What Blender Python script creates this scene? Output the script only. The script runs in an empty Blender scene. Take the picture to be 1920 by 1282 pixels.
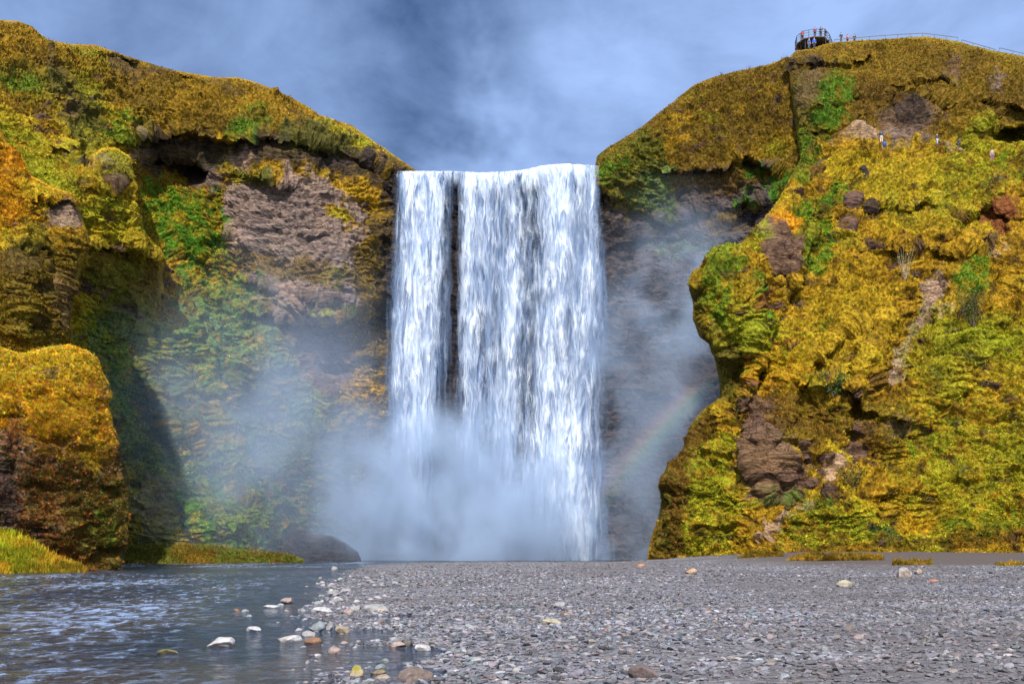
import bpy, bmesh, math, random
import numpy as np
from math import radians, sin, cos, pi
from mathutils import Vector, Matrix

random.seed(5)
RNG = np.random.default_rng(11)
scene = bpy.context.scene
COL = scene.collection

# ------------------------------------------------------------------ survey
F, HX, HY, EYE = 1825.0, 960.0, 1029.0, 1.7      # lens, horizon and eye height of the photograph
def at(px, py, D):
    return np.array([(px - HX) / F * D, D, EYE + (HY - py) / F * D])
def atv(px, py, D):
    return np.stack([(px - HX) / F * D, D, EYE + (HY - py) / F * D], -1)
def on_level(px, py, z=0.0):
    D = (EYE - z) * F / (py - HY)
    return np.array([(px - HX) / F * D, D, z])

# ------------------------------------------------------------------ noise
_perm = RNG.permutation(256); _perm = np.concatenate([_perm, _perm, _perm])
_g = RNG.normal(size=(256, 3)); _g /= np.linalg.norm(_g, axis=1)[:, None]
def pn(P):
    P = np.asarray(P, dtype=np.float64)
    i = np.floor(P).astype(np.int64); f = P - i; i &= 255
    u = f * f * f * (f * (f * 6 - 15) + 10)
    out = np.zeros(len(P))
    for a in (0, 1):
        wa = u[:, 0] if a else 1 - u[:, 0]
        ha = _perm[(i[:, 0] + a) & 255]
        for b in (0, 1):
            wb = u[:, 1] if b else 1 - u[:, 1]
            hb = _perm[ha + ((i[:, 1] + b) & 255)]
            for c in (0, 1):
                wc = u[:, 2] if c else 1 - u[:, 2]
                g = _g[_perm[hb + ((i[:, 2] + c) & 255)]]
                out += wa * wb * wc * (g[:, 0] * (f[:, 0] - a) + g[:, 1] * (f[:, 1] - b) + g[:, 2] * (f[:, 2] - c))
    return out * 1.6
def fbm(P, octs=5, gain=0.5, lac=2.03, ridged=False):
    s = 0; a = 1.0; P = np.array(P, dtype=np.float64); tot = 0
    for k in range(octs):
        n = pn(P + 17.3 * k)
        if ridged: n = 1 - 2 * np.abs(n)
        s = s + a * n; tot += a; a *= gain; P = P * lac
    return s / tot
def sm(a, b, x):
    t = np.clip((x - a) / (b - a), 0, 1); return t * t * (3 - 2 * t)

# ------------------------------------------------------------------ polygons
def seg_nearest(pts, poly, closed=True):
    """distance, nearest point, signed side for every point"""
    poly = np.array(poly, float); n = len(poly)
    best = np.full(len(pts), 1e18); near = np.zeros_like(pts); side = np.zeros(len(pts))
    for k in range(n if closed else n - 1):
        a = poly[k]; b = poly[(k + 1) % n]; ab = b - a
        t = np.clip(((pts - a) @ ab) / max(ab @ ab, 1e-9), 0, 1)
        q = a + t[:, None] * ab; d = ((pts - q) ** 2).sum(1)
        m = d < best
        best[m] = d[m]; near[m] = q[m]
        cr = ab[0] * (pts[:, 1] - a[1]) - ab[1] * (pts[:, 0] - a[0])
        side[m] = np.sign(cr[m])
    return np.sqrt(best), near, side
def inside(pts, poly):
    poly = np.array(poly, float); n = len(poly); r = np.zeros(len(pts), bool)
    x, y = pts[:, 0], pts[:, 1]
    for k in range(n):
        x1, y1 = poly[k]; x2, y2 = poly[(k + 1) % n]
        if y1 == y2: continue
        c = (y1 > y) != (y2 > y)
        r ^= c & (x < (x2 - x1) * (y - y1) / (y2 - y1) + x1)
    return r
def sdf(pts, poly):
    d, _, _ = seg_nearest(pts, poly)
    return np.where(inside(pts, poly), d, -d)

# ------------------------------------------------------------------ object helpers
def mesh_obj(name, V, faces, mat=None, parent=None, smooth=True, attrs=None, uv=None):
    """V (n,3); faces: int array (m,3) or (m,4)"""
    me = bpy.data.meshes.new(name)
    V = np.ascontiguousarray(V, dtype=np.float32); faces = np.ascontiguousarray(faces, dtype=np.int32)
    k = faces.shape[1]; m = len(faces)
    me.vertices.add(len(V)); me.vertices.foreach_set('co', V.ravel())
    me.loops.add(m * k); me.loops.foreach_set('vertex_index', faces.ravel())
    me.polygons.add(m)
    me.polygons.foreach_set('loop_start', np.arange(0, m * k, k, dtype=np.int32))
    me.polygons.foreach_set('loop_total', np.full(m, k, dtype=np.int32))
    me.polygons.foreach_set('use_smooth', np.full(m, smooth, dtype=bool))
    for nm, arr in (attrs or {}).items():
        arr = np.asarray(arr, dtype=np.float32)
        if arr.ndim == 2:
            a = me.attributes.new(nm, 'FLOAT_COLOR', 'POINT')
            if arr.shape[1] == 3: arr = np.concatenate([arr, np.ones((len(arr), 1), np.float32)], 1)
            a.data.foreach_set('color', np.ascontiguousarray(arr, dtype=np.float32).ravel())
        else:
            a = me.attributes.new(nm, 'FLOAT', 'POINT'); a.data.foreach_set('value', arr)
    if uv is not None:
        l = me.uv_layers.new(name='UVMap')
        l.data.foreach_set('uv', np.ascontiguousarray(uv[faces.ravel()], dtype=np.float32).ravel())
    me.update(); me.validate()
    if mat: me.materials.append(mat)
    o = bpy.data.objects.new(name, me); COL.objects.link(o)
    if parent is not None: o.parent = parent
    return o
def bm_obj(name, bm, mat=None, parent=None, smooth=False):
    me = bpy.data.meshes.new(name); bm.to_mesh(me); bm.free()
    if smooth:
        for p in me.polygons: p.use_smooth = True
    if mat: me.materials.append(mat)
    o = bpy.data.objects.new(name, me); COL.objects.link(o)
    if parent is not None: o.parent = parent
    return o
def empty(name, loc):
    o = bpy.data.objects.new(name, None); o.location = [float(c) for c in loc]; o.empty_display_size = 0.3
    COL.objects.link(o); return o
def tag(o, label, cat, group=None, kind=None):
    o['label'] = label; o['category'] = cat
    if group: o['group'] = group
    if kind: o['kind'] = kind
    return o

# ------------------------------------------------------------------ materials
def new_mat(name):
    m = bpy.data.materials.new(name); m.use_nodes = True
    nt = m.node_tree
    return m, nt, nt.nodes['Principled BSDF'], nt.nodes['Material Output']
def N(nt, t, **kw):
    n = nt.nodes.new(t)
    for k, v in kw.items():
        if k in n.inputs: n.inputs[k].default_value = v
        else: setattr(n, k, v)
    return n
def math_(nt, op, a, b=None, clamp=False):
    n = nt.nodes.new('ShaderNodeMath'); n.operation = op; n.use_clamp = clamp
    for i, v in enumerate((a, b)):
        if v is None: continue
        if isinstance(v, (int, float)): n.inputs[i].default_value = v
        else: nt.links.new(v, n.inputs[i])
    return n.outputs[0]
def maprange(nt, v, a, b, c, d, smooth=True):
    n = nt.nodes.new('ShaderNodeMapRange'); n.interpolation_type = 'SMOOTHSTEP' if smooth else 'LINEAR'
    nt.links.new(v, n.inputs[0])
    for i, x in enumerate((a, b, c, d)): n.inputs[i + 1].default_value = x
    return n.outputs[0]
def noise(nt, vec, scale, detail=4, rough=0.55, dist=0.0):
    n = nt.nodes.new('ShaderNodeTexNoise'); n.inputs['Scale'].default_value = scale
    n.inputs['Detail'].default_value = detail; n.inputs['Roughness'].default_value = rough
    n.inputs['Distortion'].default_value = dist
    nt.links.new(vec, n.inputs['Vector']); return n.outputs[0]
def mapping(nt, vec, scale=(1, 1, 1), loc=(0, 0, 0)):
    n = nt.nodes.new('ShaderNodeMapping'); n.inputs['Scale'].default_value = scale; n.inputs['Location'].default_value = loc
    nt.links.new(vec, n.inputs[0]); return n.outputs[0]
def attr(nt, name, fac=False):
    n = nt.nodes.new('ShaderNodeAttribute'); n.attribute_name = name
    return n.outputs['Fac'] if fac else n.outputs['Color']
def mixc(nt, fac, a, b, blend='MIX'):
    n = nt.nodes.new('ShaderNodeMix'); n.data_type = 'RGBA'; n.blend_type = blend
    for i, v in ((0, fac), (6, a), (7, b)):
        if isinstance(v, (int, float)): n.inputs[i].default_value = v
        elif isinstance(v, tuple): n.inputs[i].default_value = (*v, 1) if len(v) == 3 else v
        else: nt.links.new(v, n.inputs[i])
    return n.outputs[2]

def terrain_mat(name, fine=2.6, bump=0.6, var=0.75):
    m, nt, b, out = new_mat(name)
    geo = nt.nodes.new('ShaderNodeTexCoord').outputs['Object']
    n1 = noise(nt, geo, fine, 6, 0.65)
    strat = noise(nt, mapping(nt, geo, (0.5, 0.5, 2.4)), fine * 0.8, 5, 0.65, 0.6)
    v = maprange(nt, n1, 0.3, 0.7, 1 - var, 1 + var * 0.7)
    v2 = math_(nt, 'MULTIPLY', maprange(nt, strat, 0.35, 0.65, 0.5, 1.4), maprange(nt, noise(nt, mapping(nt, geo, (.25, .25, 3.2)), 1.0, 5, .7, .3), .34, .62, .55, 1.2))
    rk = attr(nt, 'rock', True)
    vv = math_(nt, 'ADD', math_(nt, 'MULTIPLY', v2, rk), math_(nt, 'MULTIPLY', v, math_(nt, 'SUBTRACT', 1.0, rk)))
    c = mixc(nt, 1.0, attr(nt, 'col'), vv, 'MULTIPLY')
    nt.links.new(c, b.inputs['Base Color'])
    b.inputs['Roughness'].default_value = 0.95; b.inputs['Specular IOR Level'].default_value = 0.05
    h = math_(nt, 'ADD', math_(nt, 'MULTIPLY', n1, 0.6), math_(nt, 'MULTIPLY', strat, rk))
    bp = N(nt, 'ShaderNodeBump'); bp.inputs['Strength'].default_value = bump; bp.inputs['Distance'].default_value = 0.5
    nt.links.new(h, bp.inputs['Height']); nt.links.new(bp.outputs[0], b.inputs['Normal'])
    return m
M_TERRAIN = terrain_mat('hillside')

def plant_mat(name, trans=0.25):
    m, nt, b, out = new_mat(name)
    c = attr(nt, 'col')
    nt.links.new(c, b.inputs['Base Color']); b.inputs['Roughness'].default_value = 0.75
    b.inputs['Specular IOR Level'].default_value = 0.05
    t = N(nt, 'ShaderNodeBsdfTranslucent'); nt.links.new(c, t.inputs[0])
    mx = N(nt, 'ShaderNodeMixShader'); mx.inputs[0].default_value = trans
    nt.links.new(b.outputs[0], mx.inputs[1]); nt.links.new(t.outputs[0], mx.inputs[2])
    nt.links.new(mx.outputs[0], out.inputs[0])
    return m
M_PLANT = plant_mat('grass_blades', .14)

def plain_mat(name, col, rough=0.7, var=0.25, scale=8.0, metal=0.0, bump=0.2):
    m, nt, b, out = new_mat(name)
    geo = nt.nodes.new('ShaderNodeTexCoord').outputs['Object']
    n1 = noise(nt, geo, scale, 4, 0.6)
    c = mixc(nt, 1.0, tuple(col), maprange(nt, n1, 0.3, 0.7, 1 - var, 1 + var), 'MULTIPLY')
    nt.links.new(c, b.inputs['Base Color']); b.inputs['Roughness'].default_value = rough; b.inputs['Metallic'].default_value = metal
    bp = N(nt, 'ShaderNodeBump'); bp.inputs['Strength'].default_value = bump; bp.inputs['Distance'].default_value = 0.02
    nt.links.new(n1, bp.inputs['Height']); nt.links.new(bp.outputs[0], b.inputs['Normal'])
    return m

# ------------------------------------------------------------------ ground cover palette (surface colours; the near-black one also paints shade)
K = dict(
    gold=(.39, .225, .014), yellow=(.48, .345, .018), brown=(.100, .056, .010), orange=(.60, .235, .010), wall=(.060, .047, .048),
    green=(.060, .185, .012), ygreen=(.25, .27, .014), moss=(.085, .090, .012), wetmoss=(.075, .135, .040),
    rock=(.150, .108, .096), rock_and_shade=(.026, .021, .021), tan=(.28, .185, .125), red=(.130, .042, .018),
    tuff=(.098, .058, .044), pink=(.26, .175, .13), sand=(.075, .062, .062), dull=(.150, .094, .011))
ROCKY = dict(rock=1, wall=1, rock_and_shade=1, tan=.7, red=.6, tuff=1, pink=.9, sand=.4)
TUFT = dict(gold=1, yellow=1, brown=1, orange=1, green=1, ygreen=1, moss=.7, wetmoss=.45, rock=.03, wall=.05, rock_and_shade=.06, tan=.04,
            red=.06, tuff=.12, pink=.08, sand=0, dull=1)

def rbf(ctrl, q):
    ctrl = np.array(ctrl, float); P = ctrl[:, :2] / 100.0; v = ctrl[:, 2]; c2 = 0.5
    def phi(a, b): return np.sqrt(((a[:, None, :] - b[None]) ** 2).sum(-1) + c2)
    n = len(P); A = np.zeros((n + 3, n + 3)); A[:n, :n] = phi(P, P)
    A[:n, n] = 1; A[:n, n + 1:] = P; A[n, :n] = 1; A[n + 1:, :n] = P.T
    A[:n, :n] += np.eye(n) * -0.02
    w = np.linalg.solve(A, np.concatenate([v, np.zeros(3)]))
    out = np.empty(len(q)); Q = q / 100.0
    for s in range(0, len(q), 40000):
        e = Q[s:s + 40000]; out[s:s + 40000] = phi(e, P) @ w[:n] + w[n] + e @ w[n + 1:]
    return out

SHEETS = {}
def land(name, outline, ctrl, base, zones=(), bumps=(), lines=(), step=2.2, round_w=30, round_R=5.0, amp=1.0,
         rockamp=1.0, terrace=0.0, tspace=.8, crev=0.0, folds=0.0, smooth=False, warp=14, label='', cat='', kind='structure', margin=44, parent=None, mat=None, seed=0.0, clamp=None, thatchk=.62, edge=.42, clump=.95,
         back=0.022):
    """A piece of land surveyed from its outline and distances, with its own relief, rolling over behind its skyline."""
    ol = np.array(outline, float)
    mg = margin
    x0, y0 = ol.min(0) - mg; x1, y1 = ol.max(0) + mg
    nx = int((x1 - x0) / step) + 1; ny = int((y1 - y0) / step) + 1
    gx, gy = np.meshgrid(x0 + np.arange(nx) * step, y0 + np.arange(ny) * step)
    pts = np.stack([gx.ravel(), gy.ravel()], 1)
    full = pts
    d, near, _ = seg_nearest(pts, ol); ins = inside(pts, ol)
    keep = np.where(ins, 0, d) < mg; keep &= (pts[:, 0] > -175) & (pts[:, 0] < 2075)
    pts, d, near, ins = pts[keep], d[keep], near[keep], ins[keep]
    out = np.where(ins, 0, d)
    def grid(a, fill):
        g = fill.copy(); g[keep] = a; return g
    q = pts.copy(); q[~ins] = near[~ins]
    D = rbf(ctrl, q)
    # local relief in metres
    wn = np.stack([fbm(np.c_[q / 46.0, np.full(len(q), 3.3 + seed)], 3), fbm(np.c_[q / 46.0, np.full(len(q), 9.1 + seed)], 3)], 1)
    qw = q + wn * warp
    for (cx, cy, rx, ry, ang, a, p) in bumps:
        ca, sa = cos(radians(ang)), sin(radians(ang)); dx = qw[:, 0] - cx; dy = qw[:, 1] - cy
        u = (dx * ca + dy * sa) / rx; v = (-dx * sa + dy * ca) / ry
        D -= a * np.exp(-(u * u + v * v) ** (p / 2.0))
    for (pl, up, upw, dn, dnw) in lines:      # a ledge: stands out on its left-hand side (above when drawn left to right), recessed on the other
        ds, _, s = seg_nearest(qw, pl, closed=False); sd = ds * s
        D += np.where(sd < 0, -up * np.exp(sd / upw), dn * np.exp(-sd / dnw)) * sm(0, 6, np.abs(sd)) \
             + np.where(np.abs(sd) < 6, (1 - sm(0, 6, np.abs(sd))) * (dn - up) / 2, 0)
    if round_R:
        t = np.clip(1 - d / round_w, 0, 1) * ins + (~ins)
        D += round_R * (1 - np.sqrt(np.clip(1 - t * t * 0.96, 0, 1)))
    # behind the skyline
    Db = D.copy()
    ex = 0.10 * out + back * out ** 2; D = D + ex
    shift = 900 * (1 - Db / D)
    inn = near - pts; inn[:, 1] = np.maximum(inn[:, 1], 0); ln = np.linalg.norm(inn, axis=1); inn = inn / np.maximum(ln, 1e-6)[:, None]
    q2 = q + np.where(ins, 0, 1)[:, None] * inn * np.minimum(shift, 220)[:, None] * 0.9
    P = atv(q2[:, 0], q2[:, 1], D)
    # normals
    far = atv(full[:, 0], full[:, 1], np.full(len(full), float(D.mean())))
    G = grid(P, far).reshape(ny, nx, 3)
    def normals(G):
        du = np.gradient(G, axis=1); dv = np.gradient(G, axis=0)
        n = np.cross(du, dv); n /= np.maximum(np.linalg.norm(n, axis=2, keepdims=True), 1e-9)
        fl = (n[..., 1:2] > 0) & (G[..., 1:2] > 0); n = np.where(fl, -n, n); return n
    Gs = G.copy()
    for _ in range(7):
        Pd_ = np.pad(Gs, ((1, 1), (1, 1), (0, 0)), mode='edge')
        Gs = (Pd_[:-2, 1:-1] + Pd_[2:, 1:-1] + Pd_[1:-1, :-2] + Pd_[1:-1, 2:] + 2 * Gs) / 6
    nrm = normals(Gs).reshape(-1, 3)[keep]
    # what grows where
    nb = fbm(P / 7.0 + seed, 4); nc = fbm(P / 2.2 + 31 + seed, 4); nd = fbm(P / 14.0 + 57 + seed, 3); nf = fbm(P / .9 + 37 + seed, 3)
    cols = np.zeros((len(P), 3)); rock = np.zeros(len(P)); dens = np.zeros(len(P)); leaf = np.zeros(len(P))
    def put(kind_, w):
        nonlocal cols, rock, dens, leaf
        c = np.array(K[kind_]); w1 = w[:, None]
        cols = cols * (1 - w1) + c * w1
        rock = rock * (1 - w) + ROCKY.get(kind_, 0) * w; dens = dens * (1 - w) + TUFT[kind_] * w
        leaf = leaf * (1 - w) + {'green': .9, 'ygreen': .3, 'wetmoss': .5}.get(kind_, 0.0) * w
    put(base[0], np.ones(len(P)))
    for j, (kn, lo, hi) in enumerate(base[1:]):
        src = (nb, nc, nd)[j % 3] if j % 2 == 0 else -(nb, nc, nd)[j % 3]
        put(kn, sm(lo, hi, src))
    bare = fbm(P * np.array([.30, .30, .62]) + 83 + seed, 5, gain=.6)
    if crev:
        put('brown', sm(.10, .24, bare) * crev); put('tuff', sm(.22, .34, bare) * crev); put('rock_and_shade', sm(.34, .44, bare) * crev * .8)  # bare earth and rock; crevice shade is put into the darkest colour too
    wz = np.stack([fbm(np.c_[q / 22.0, np.full(len(q), 1.3 + seed)], 4), fbm(np.c_[q / 22.0, np.full(len(q), 5.1 + seed)], 4)], 1)
    qz = q + wz * warp * 2.0
    for z in zones:
        kn, poly, fe, st = z[:4]
        pa = np.array(poly, float)
        m = (qz[:, 0] > pa[:, 0].min() - fe - 2) & (qz[:, 0] < pa[:, 0].max() + fe + 2) & (qz[:, 1] > pa[:, 1].min() - fe - 2) & (qz[:, 1] < pa[:, 1].max() + fe + 2)
        if not m.any(): continue
        w = np.zeros(len(q)); w[m] = sm(-fe, fe, sdf(qz[m], poly) + (nc[m] * 1.3 + nf[m] * 1.6) * fe) * st
        if kn in ('green', 'wetmoss', 'ygreen'): w[m] *= .25 + .75 * sm(-.28, .12, nc[m] + .7 * nf[m])
        put(kn, w)
    # relief: humps, tussocks and trodden ledges
    soft = 1 - rock
    nm = fbm(P / 4.3 + 23 + seed, 3)
    disp = amp * (1.1 * fbm(P / 5.0 + seed * 3, 4) + .9 * (fbm(P / np.array([3.4, 3.4, 2.0]) + seed * 5, 3, ridged=True) - .3) + (.32 + .7 * nm) * (np.abs(pn(P / 1.45 + 11 + seed)) * 1.6 - .5)
                  + .20 * (np.abs(pn(P / .62 + 3 + seed)) * 1.5 - .4) * soft + .13 * fbm(P / .42 + 41, 2))
    if folds:
        Pd = np.stack([P[:, 0] * .8 + P[:, 2] * .6, P[:, 1], (P[:, 2] * .8 - P[:, 0] * .6) * .45], -1)
        disp = disp + folds * (2.4 * fbm(P / np.array([12., 12., 15.]) + seed * 9, 3) + 2.2 * (fbm(Pd / 7.5 + 44 + seed, 4, ridged=True) - .25))
        ph = (P[:, 2] + 4.5 * fbm(P / 14.0 + 171, 3) + .8 * fbm(P / 3.0 + 55, 2)) / 4.2
        saw = ph - np.floor(ph)
        disp = disp + folds * 1.1 * sm(.0, .35, fbm(P / np.array([9., 9., 5.]) + 191 + seed, 3)) * (sm(0, .10, saw) * (1 - saw) - .3)
    if terrace:
        ph = (P[:, 2] + 2.2 * fbm(P / 9.0 + 71, 3) + .5 * fbm(P / 2.0 + 5, 2)) / tspace
        saw = ph - np.floor(ph)
        disp = disp + terrace * soft * sm(-.25, .3, fbm(P / 5.5 + 91 + seed, 3)) * (sm(0, .16, saw) * (1 - saw) ** 1.0 - .3)
    rs = 1.2 * fbm(P * np.array([.16, .16, .22]) + 5 + seed, 6, gain=.58) + .20 * fbm(P * np.array([.8, .8, 1.1]) + 15, 4, gain=.65, ridged=True) + .17 * fbm(P * np.array([.16, .16, 1.9]) + 25, 5, gain=.65) + .3 * fbm(P * np.array([.9, .9, .12]) + 35, 3) * (.5 + nd) + .22 * fbm(P / .35 + 75, 2)
    disp = disp + rockamp * rock * rs - .9 * sm(.14, .42, bare) * crev * soft
    vd = P - np.array([0, 0, EYE]); vd /= np.linalg.norm(vd, axis=1)[:, None]
    facing = np.clip(-(vd * nrm).sum(1), 0, 1); ff = .12 + .88 * sm(.10, .45, facing)
    disp = disp * ff; dens = dens * (.15 + .85 * sm(.02, .22, facing))
    P = P + nrm * (disp * (edge + (1 - edge) * sm(0, 26, d) * ins))[:, None]
    if clamp is not None: P[:, 2] = np.maximum(P[:, 2], clamp)
    # mesh
    pos = np.full(nx * ny, -1); pos[keep] = np.arange(len(P))
    idx = pos.reshape(ny, nx)
    quad = np.stack([idx[:-1, :-1], idx[1:, :-1], idx[1:, 1:], idx[:-1, 1:]], -1).reshape(-1, 4)
    quad = quad[(quad >= 0).all(1)]
    quad = quad[(out < mg - step)[quad].all(1)]
    used = np.zeros(len(P), bool); used[quad.ravel()] = True
    ren = np.cumsum(used) - 1
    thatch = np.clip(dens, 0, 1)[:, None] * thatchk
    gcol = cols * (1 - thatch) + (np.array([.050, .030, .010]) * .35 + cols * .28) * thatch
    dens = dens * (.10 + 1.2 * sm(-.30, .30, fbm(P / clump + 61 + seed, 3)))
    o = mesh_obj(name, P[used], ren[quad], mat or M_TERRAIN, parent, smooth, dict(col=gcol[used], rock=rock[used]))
    if label: tag(o, label, cat, kind=kind)
    nr = normals(grid(P, far).reshape(ny, nx, 3)).reshape(-1, 3)[keep]
    S = dict(idx=pos, P=P, nrm=nr, col=cols, dens=dens, leaf=leaf, ins=ins, q=q, nx=nx, ny=ny, x0=x0, y0=y0, step=step, obj=o, rock=rock)
    SHEETS[name] = S
    return S
def spot(S, px, py):
    i = int(round((px - S['x0']) / S['step'])); j = int(round((py - S['y0']) / S['step']))
    return S['P'][S['idx'][j * S['nx'] + i]].copy()

# ------------------------------------------------------------------ grass and leaves
def tufts(name, S, count, h=(.35, .8), blades=6, width=.07, parent=None, box=None, label=None, hue=.30, leafsize=.22, lean=.35, flowers=None, mind=0.0, droop=0.35):
    w = S['dens'] * S['ins'] * (0.25 + 0.75 * np.clip(-S['nrm'][:, 1] + 0.4, 0, 1))
    w = w * (S['dens'] > mind)
    if box is not None:
        q = S['q']; w = w * ((q[:, 0] > box[0]) & (q[:, 0] < box[2]) & (q[:, 1] > box[1]) & (q[:, 1] < box[3]))
    else:
        q = S['q']; w = w * ((q[:, 0] > -60) & (q[:, 0] < 1990) & (q[:, 1] > -40))
    pr = w / w.sum(); ids = RNG.choice(len(pr), count, p=pr)
    base = S['P'][ids]; nr = S['nrm'][ids]; col = S['col'][ids]; lf = S['leaf'][ids]
    D = base[:, 1]
    jit = RNG.normal(size=(count, 3)) * 0.12; base = base + jit - nr * (jit * nr).sum(1)[:, None]
    patch = fbm(base / 1.3 + 3, 2)
    # colour of each tuft
    r = RNG.random(count)
    k = np.exp(RNG.normal(size=count) * hue + patch * 0.30 + fbm(base / 3.0 + 9, 3) * .75)
    c = col * k[:, None]
    sh = RNG.normal(size=count) * 0.30
    c = c * np.stack([1 + sh * .5, 1 - sh * .25, np.ones(count)], 1)
    if flowers:
        for (fc, share) in flowers:
            m = RNG.random(count) < share; c[m] = np.array(fc) * k[m][:, None]
    isleaf = RNG.random(count) < lf * 0.85
    up = np.array([0, 0, 1.0]); out = nr.copy(); out[:, 2] *= 0.4
    hh = RNG.uniform(h[0], h[1], count) * np.where(isleaf, .8, 1) * (0.8 + 0.5 * np.clip(patch, -.5, .8))
    n = count * blades
    rep = lambda a: np.repeat(a, blades, 0)
    b = rep(base); hb = rep(hh); il = rep(isleaf); cc = rep(c) * np.exp(RNG.normal(size=n) * 0.26)[:, None]
    dirs = RNG.normal(size=(n, 3)); dirs[:, 2] = np.abs(dirs[:, 2]) * .5
    dirs /= np.linalg.norm(dirs, axis=1)[:, None]
    axis = up * (1 - droop) + rep(out) * (0.55 + droop) + dirs * (lean + .35 * il[:, None])
    axis /= np.linalg.norm(axis, axis=1)[:, None]
    sidev = np.cross(axis, RNG.normal(size=(n, 3))); sidev /= np.maximum(np.linalg.norm(sidev, axis=1), 1e-6)[:, None]
    wd = width * RNG.uniform(.6, 1.5, n)
    L = hb * RNG.uniform(.6, 1.15, n)
    b = b + dirs * (hb * .18)[:, None] - axis * (0.06)
    # blades: a tapering triangle; leaves: a kite held off the ground
    V = np.empty((n, 4, 3))
    V[:, 0] = b - sidev * wd[:, None]; V[:, 1] = b + sidev * wd[:, None]
    tip = b + axis * L[:, None]
    V[:, 2] = tip + sidev * (wd * .15)[:, None]; V[:, 3] = tip - sidev * (wd * .15)[:, None]
    m = il
    cen = b[m] + axis[m] * (L[m] * RNG.uniform(.3, 1, m.sum()))[:, None]
    ln = dirs[m] + np.array([0, 0, -.25]); ln /= np.linalg.norm(ln, axis=1)[:, None]
    sd = np.cross(ln, axis[m]); sd /= np.maximum(np.linalg.norm(sd, axis=1), 1e-6)[:, None]
    s = leafsize * RNG.uniform(.5, 1.1, m.sum()) * 0.5
    V[m, 0] = cen - ln * s[:, None]; V[m, 1] = cen - sd * (s * .6)[:, None]; V[m, 2] = cen + ln * s[:, None]; V[m, 3] = cen + sd * (s * .6)[:, None]
    Fc = np.arange(n * 4).reshape(n, 4)
    o = mesh_obj(name, V.reshape(-1, 3), Fc, M_PLANT, parent, False, dict(col=np.repeat(np.clip(cc, 0, .6), 4, 0)))
    if label: tag(o, label, 'grass', kind='stuff')
    else: o['kind'] = 'stuff'
    return o

# ================================================================== LAND
# --- right hill
right_outline = [(1208, 1095), (1213, 1040), (1222, 1000), (1236, 960), (1242, 900), (1255, 868), (1280, 860), (1283, 835), (1292, 800), (1320, 765),
    (1350, 745), (1348, 710), (1338, 665), (1330, 645), (1312, 632), (1300, 600), (1297, 545), (1303, 512), (1335, 480), (1365, 468), (1392, 455),
    (1412, 432), (1440, 400), (1462, 370), (1480, 335), (1500, 300), (1492, 240), (1484, 180), (1476, 125), (1480, 108), (1492, 96), (1520, 92),
    (1560, 80), (1600, 76), (1700, 71), (1740, 69), (1800, 78), (1860, 95), (1920, 106), (2030, 134), (2080, 160), (2080, 1095)]
rc = []
for x, off in ((1520, 0), (1700, -1), (1900, -3), (2080, -9)):
    for y, D in ((1040, 107), (980, 109.5), (900, 112), (750, 118), (600, 124), (450, 131), (330, 137.5), (290, 141), (270, 142.5), (220, 144), (150, 148.5), (85, 157)):
        rc.append((x, y, D + off))
rc += [(1215, 1050, 119), (1300, 1052, 114), (1400, 1048, 111), (1245, 900, 120), (1330, 900, 117), (1420, 900, 114), (1300, 790, 122), (1400, 780, 118),
       (1345, 720, 123), (1310, 580, 120.5), (1370, 600, 119), (1430, 620, 121), (1340, 500, 122.5), (1420, 480, 125), (1440, 400, 132), (1480, 340, 138),
       (1490, 240, 145), (1478, 120, 152), (1550, 85, 158)]
bumpsR = [(1455, 470, 32, 55, -10, 3.0, 3), (1450, 850, 55, 95, 15, 3.2, 2.6), (1365, 540, 40, 90, 0, 1.6, 2.4), (1610, 660, 150, 90, -20, 2.2, 2),
          (1270, 960, 60, 110, 10, 1.4, 2.4), (1660, 800, 60, 40, 0, 1.6, 3), (1780, 440, 90, 35, 15, 1.8, 2.4), (1712, 620, 34, 150, 26, -3.2, 2.2), (1790, 760, 30, 170, 34, -2.2, 2), (1850, 640, 40, 150, 30, 1.6, 2), (1640, 930, 150, 26, -14, 1.2, 2),
          (1900, 254, 40, 15, 8, -7.0, 4), (1466, 518, 13, 8, 0, -5, 4), (1860, 425, 46, 42, -20, -2.6, 3.0), (1600, 430, 50, 60, 0, 1.0, 2),
          (1690, 215, 60, 45, 10, -1.8, 3), (1570, 740, 50, 40, 0, 1.8, 2.4), (1900, 480, 30, 60, 0, 1.8, 2.4), (1600, 835, 14, 55, 8, -1.6, 3),
          (1900, 390, 26, 26, 0, 2.0, 3)]
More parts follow.
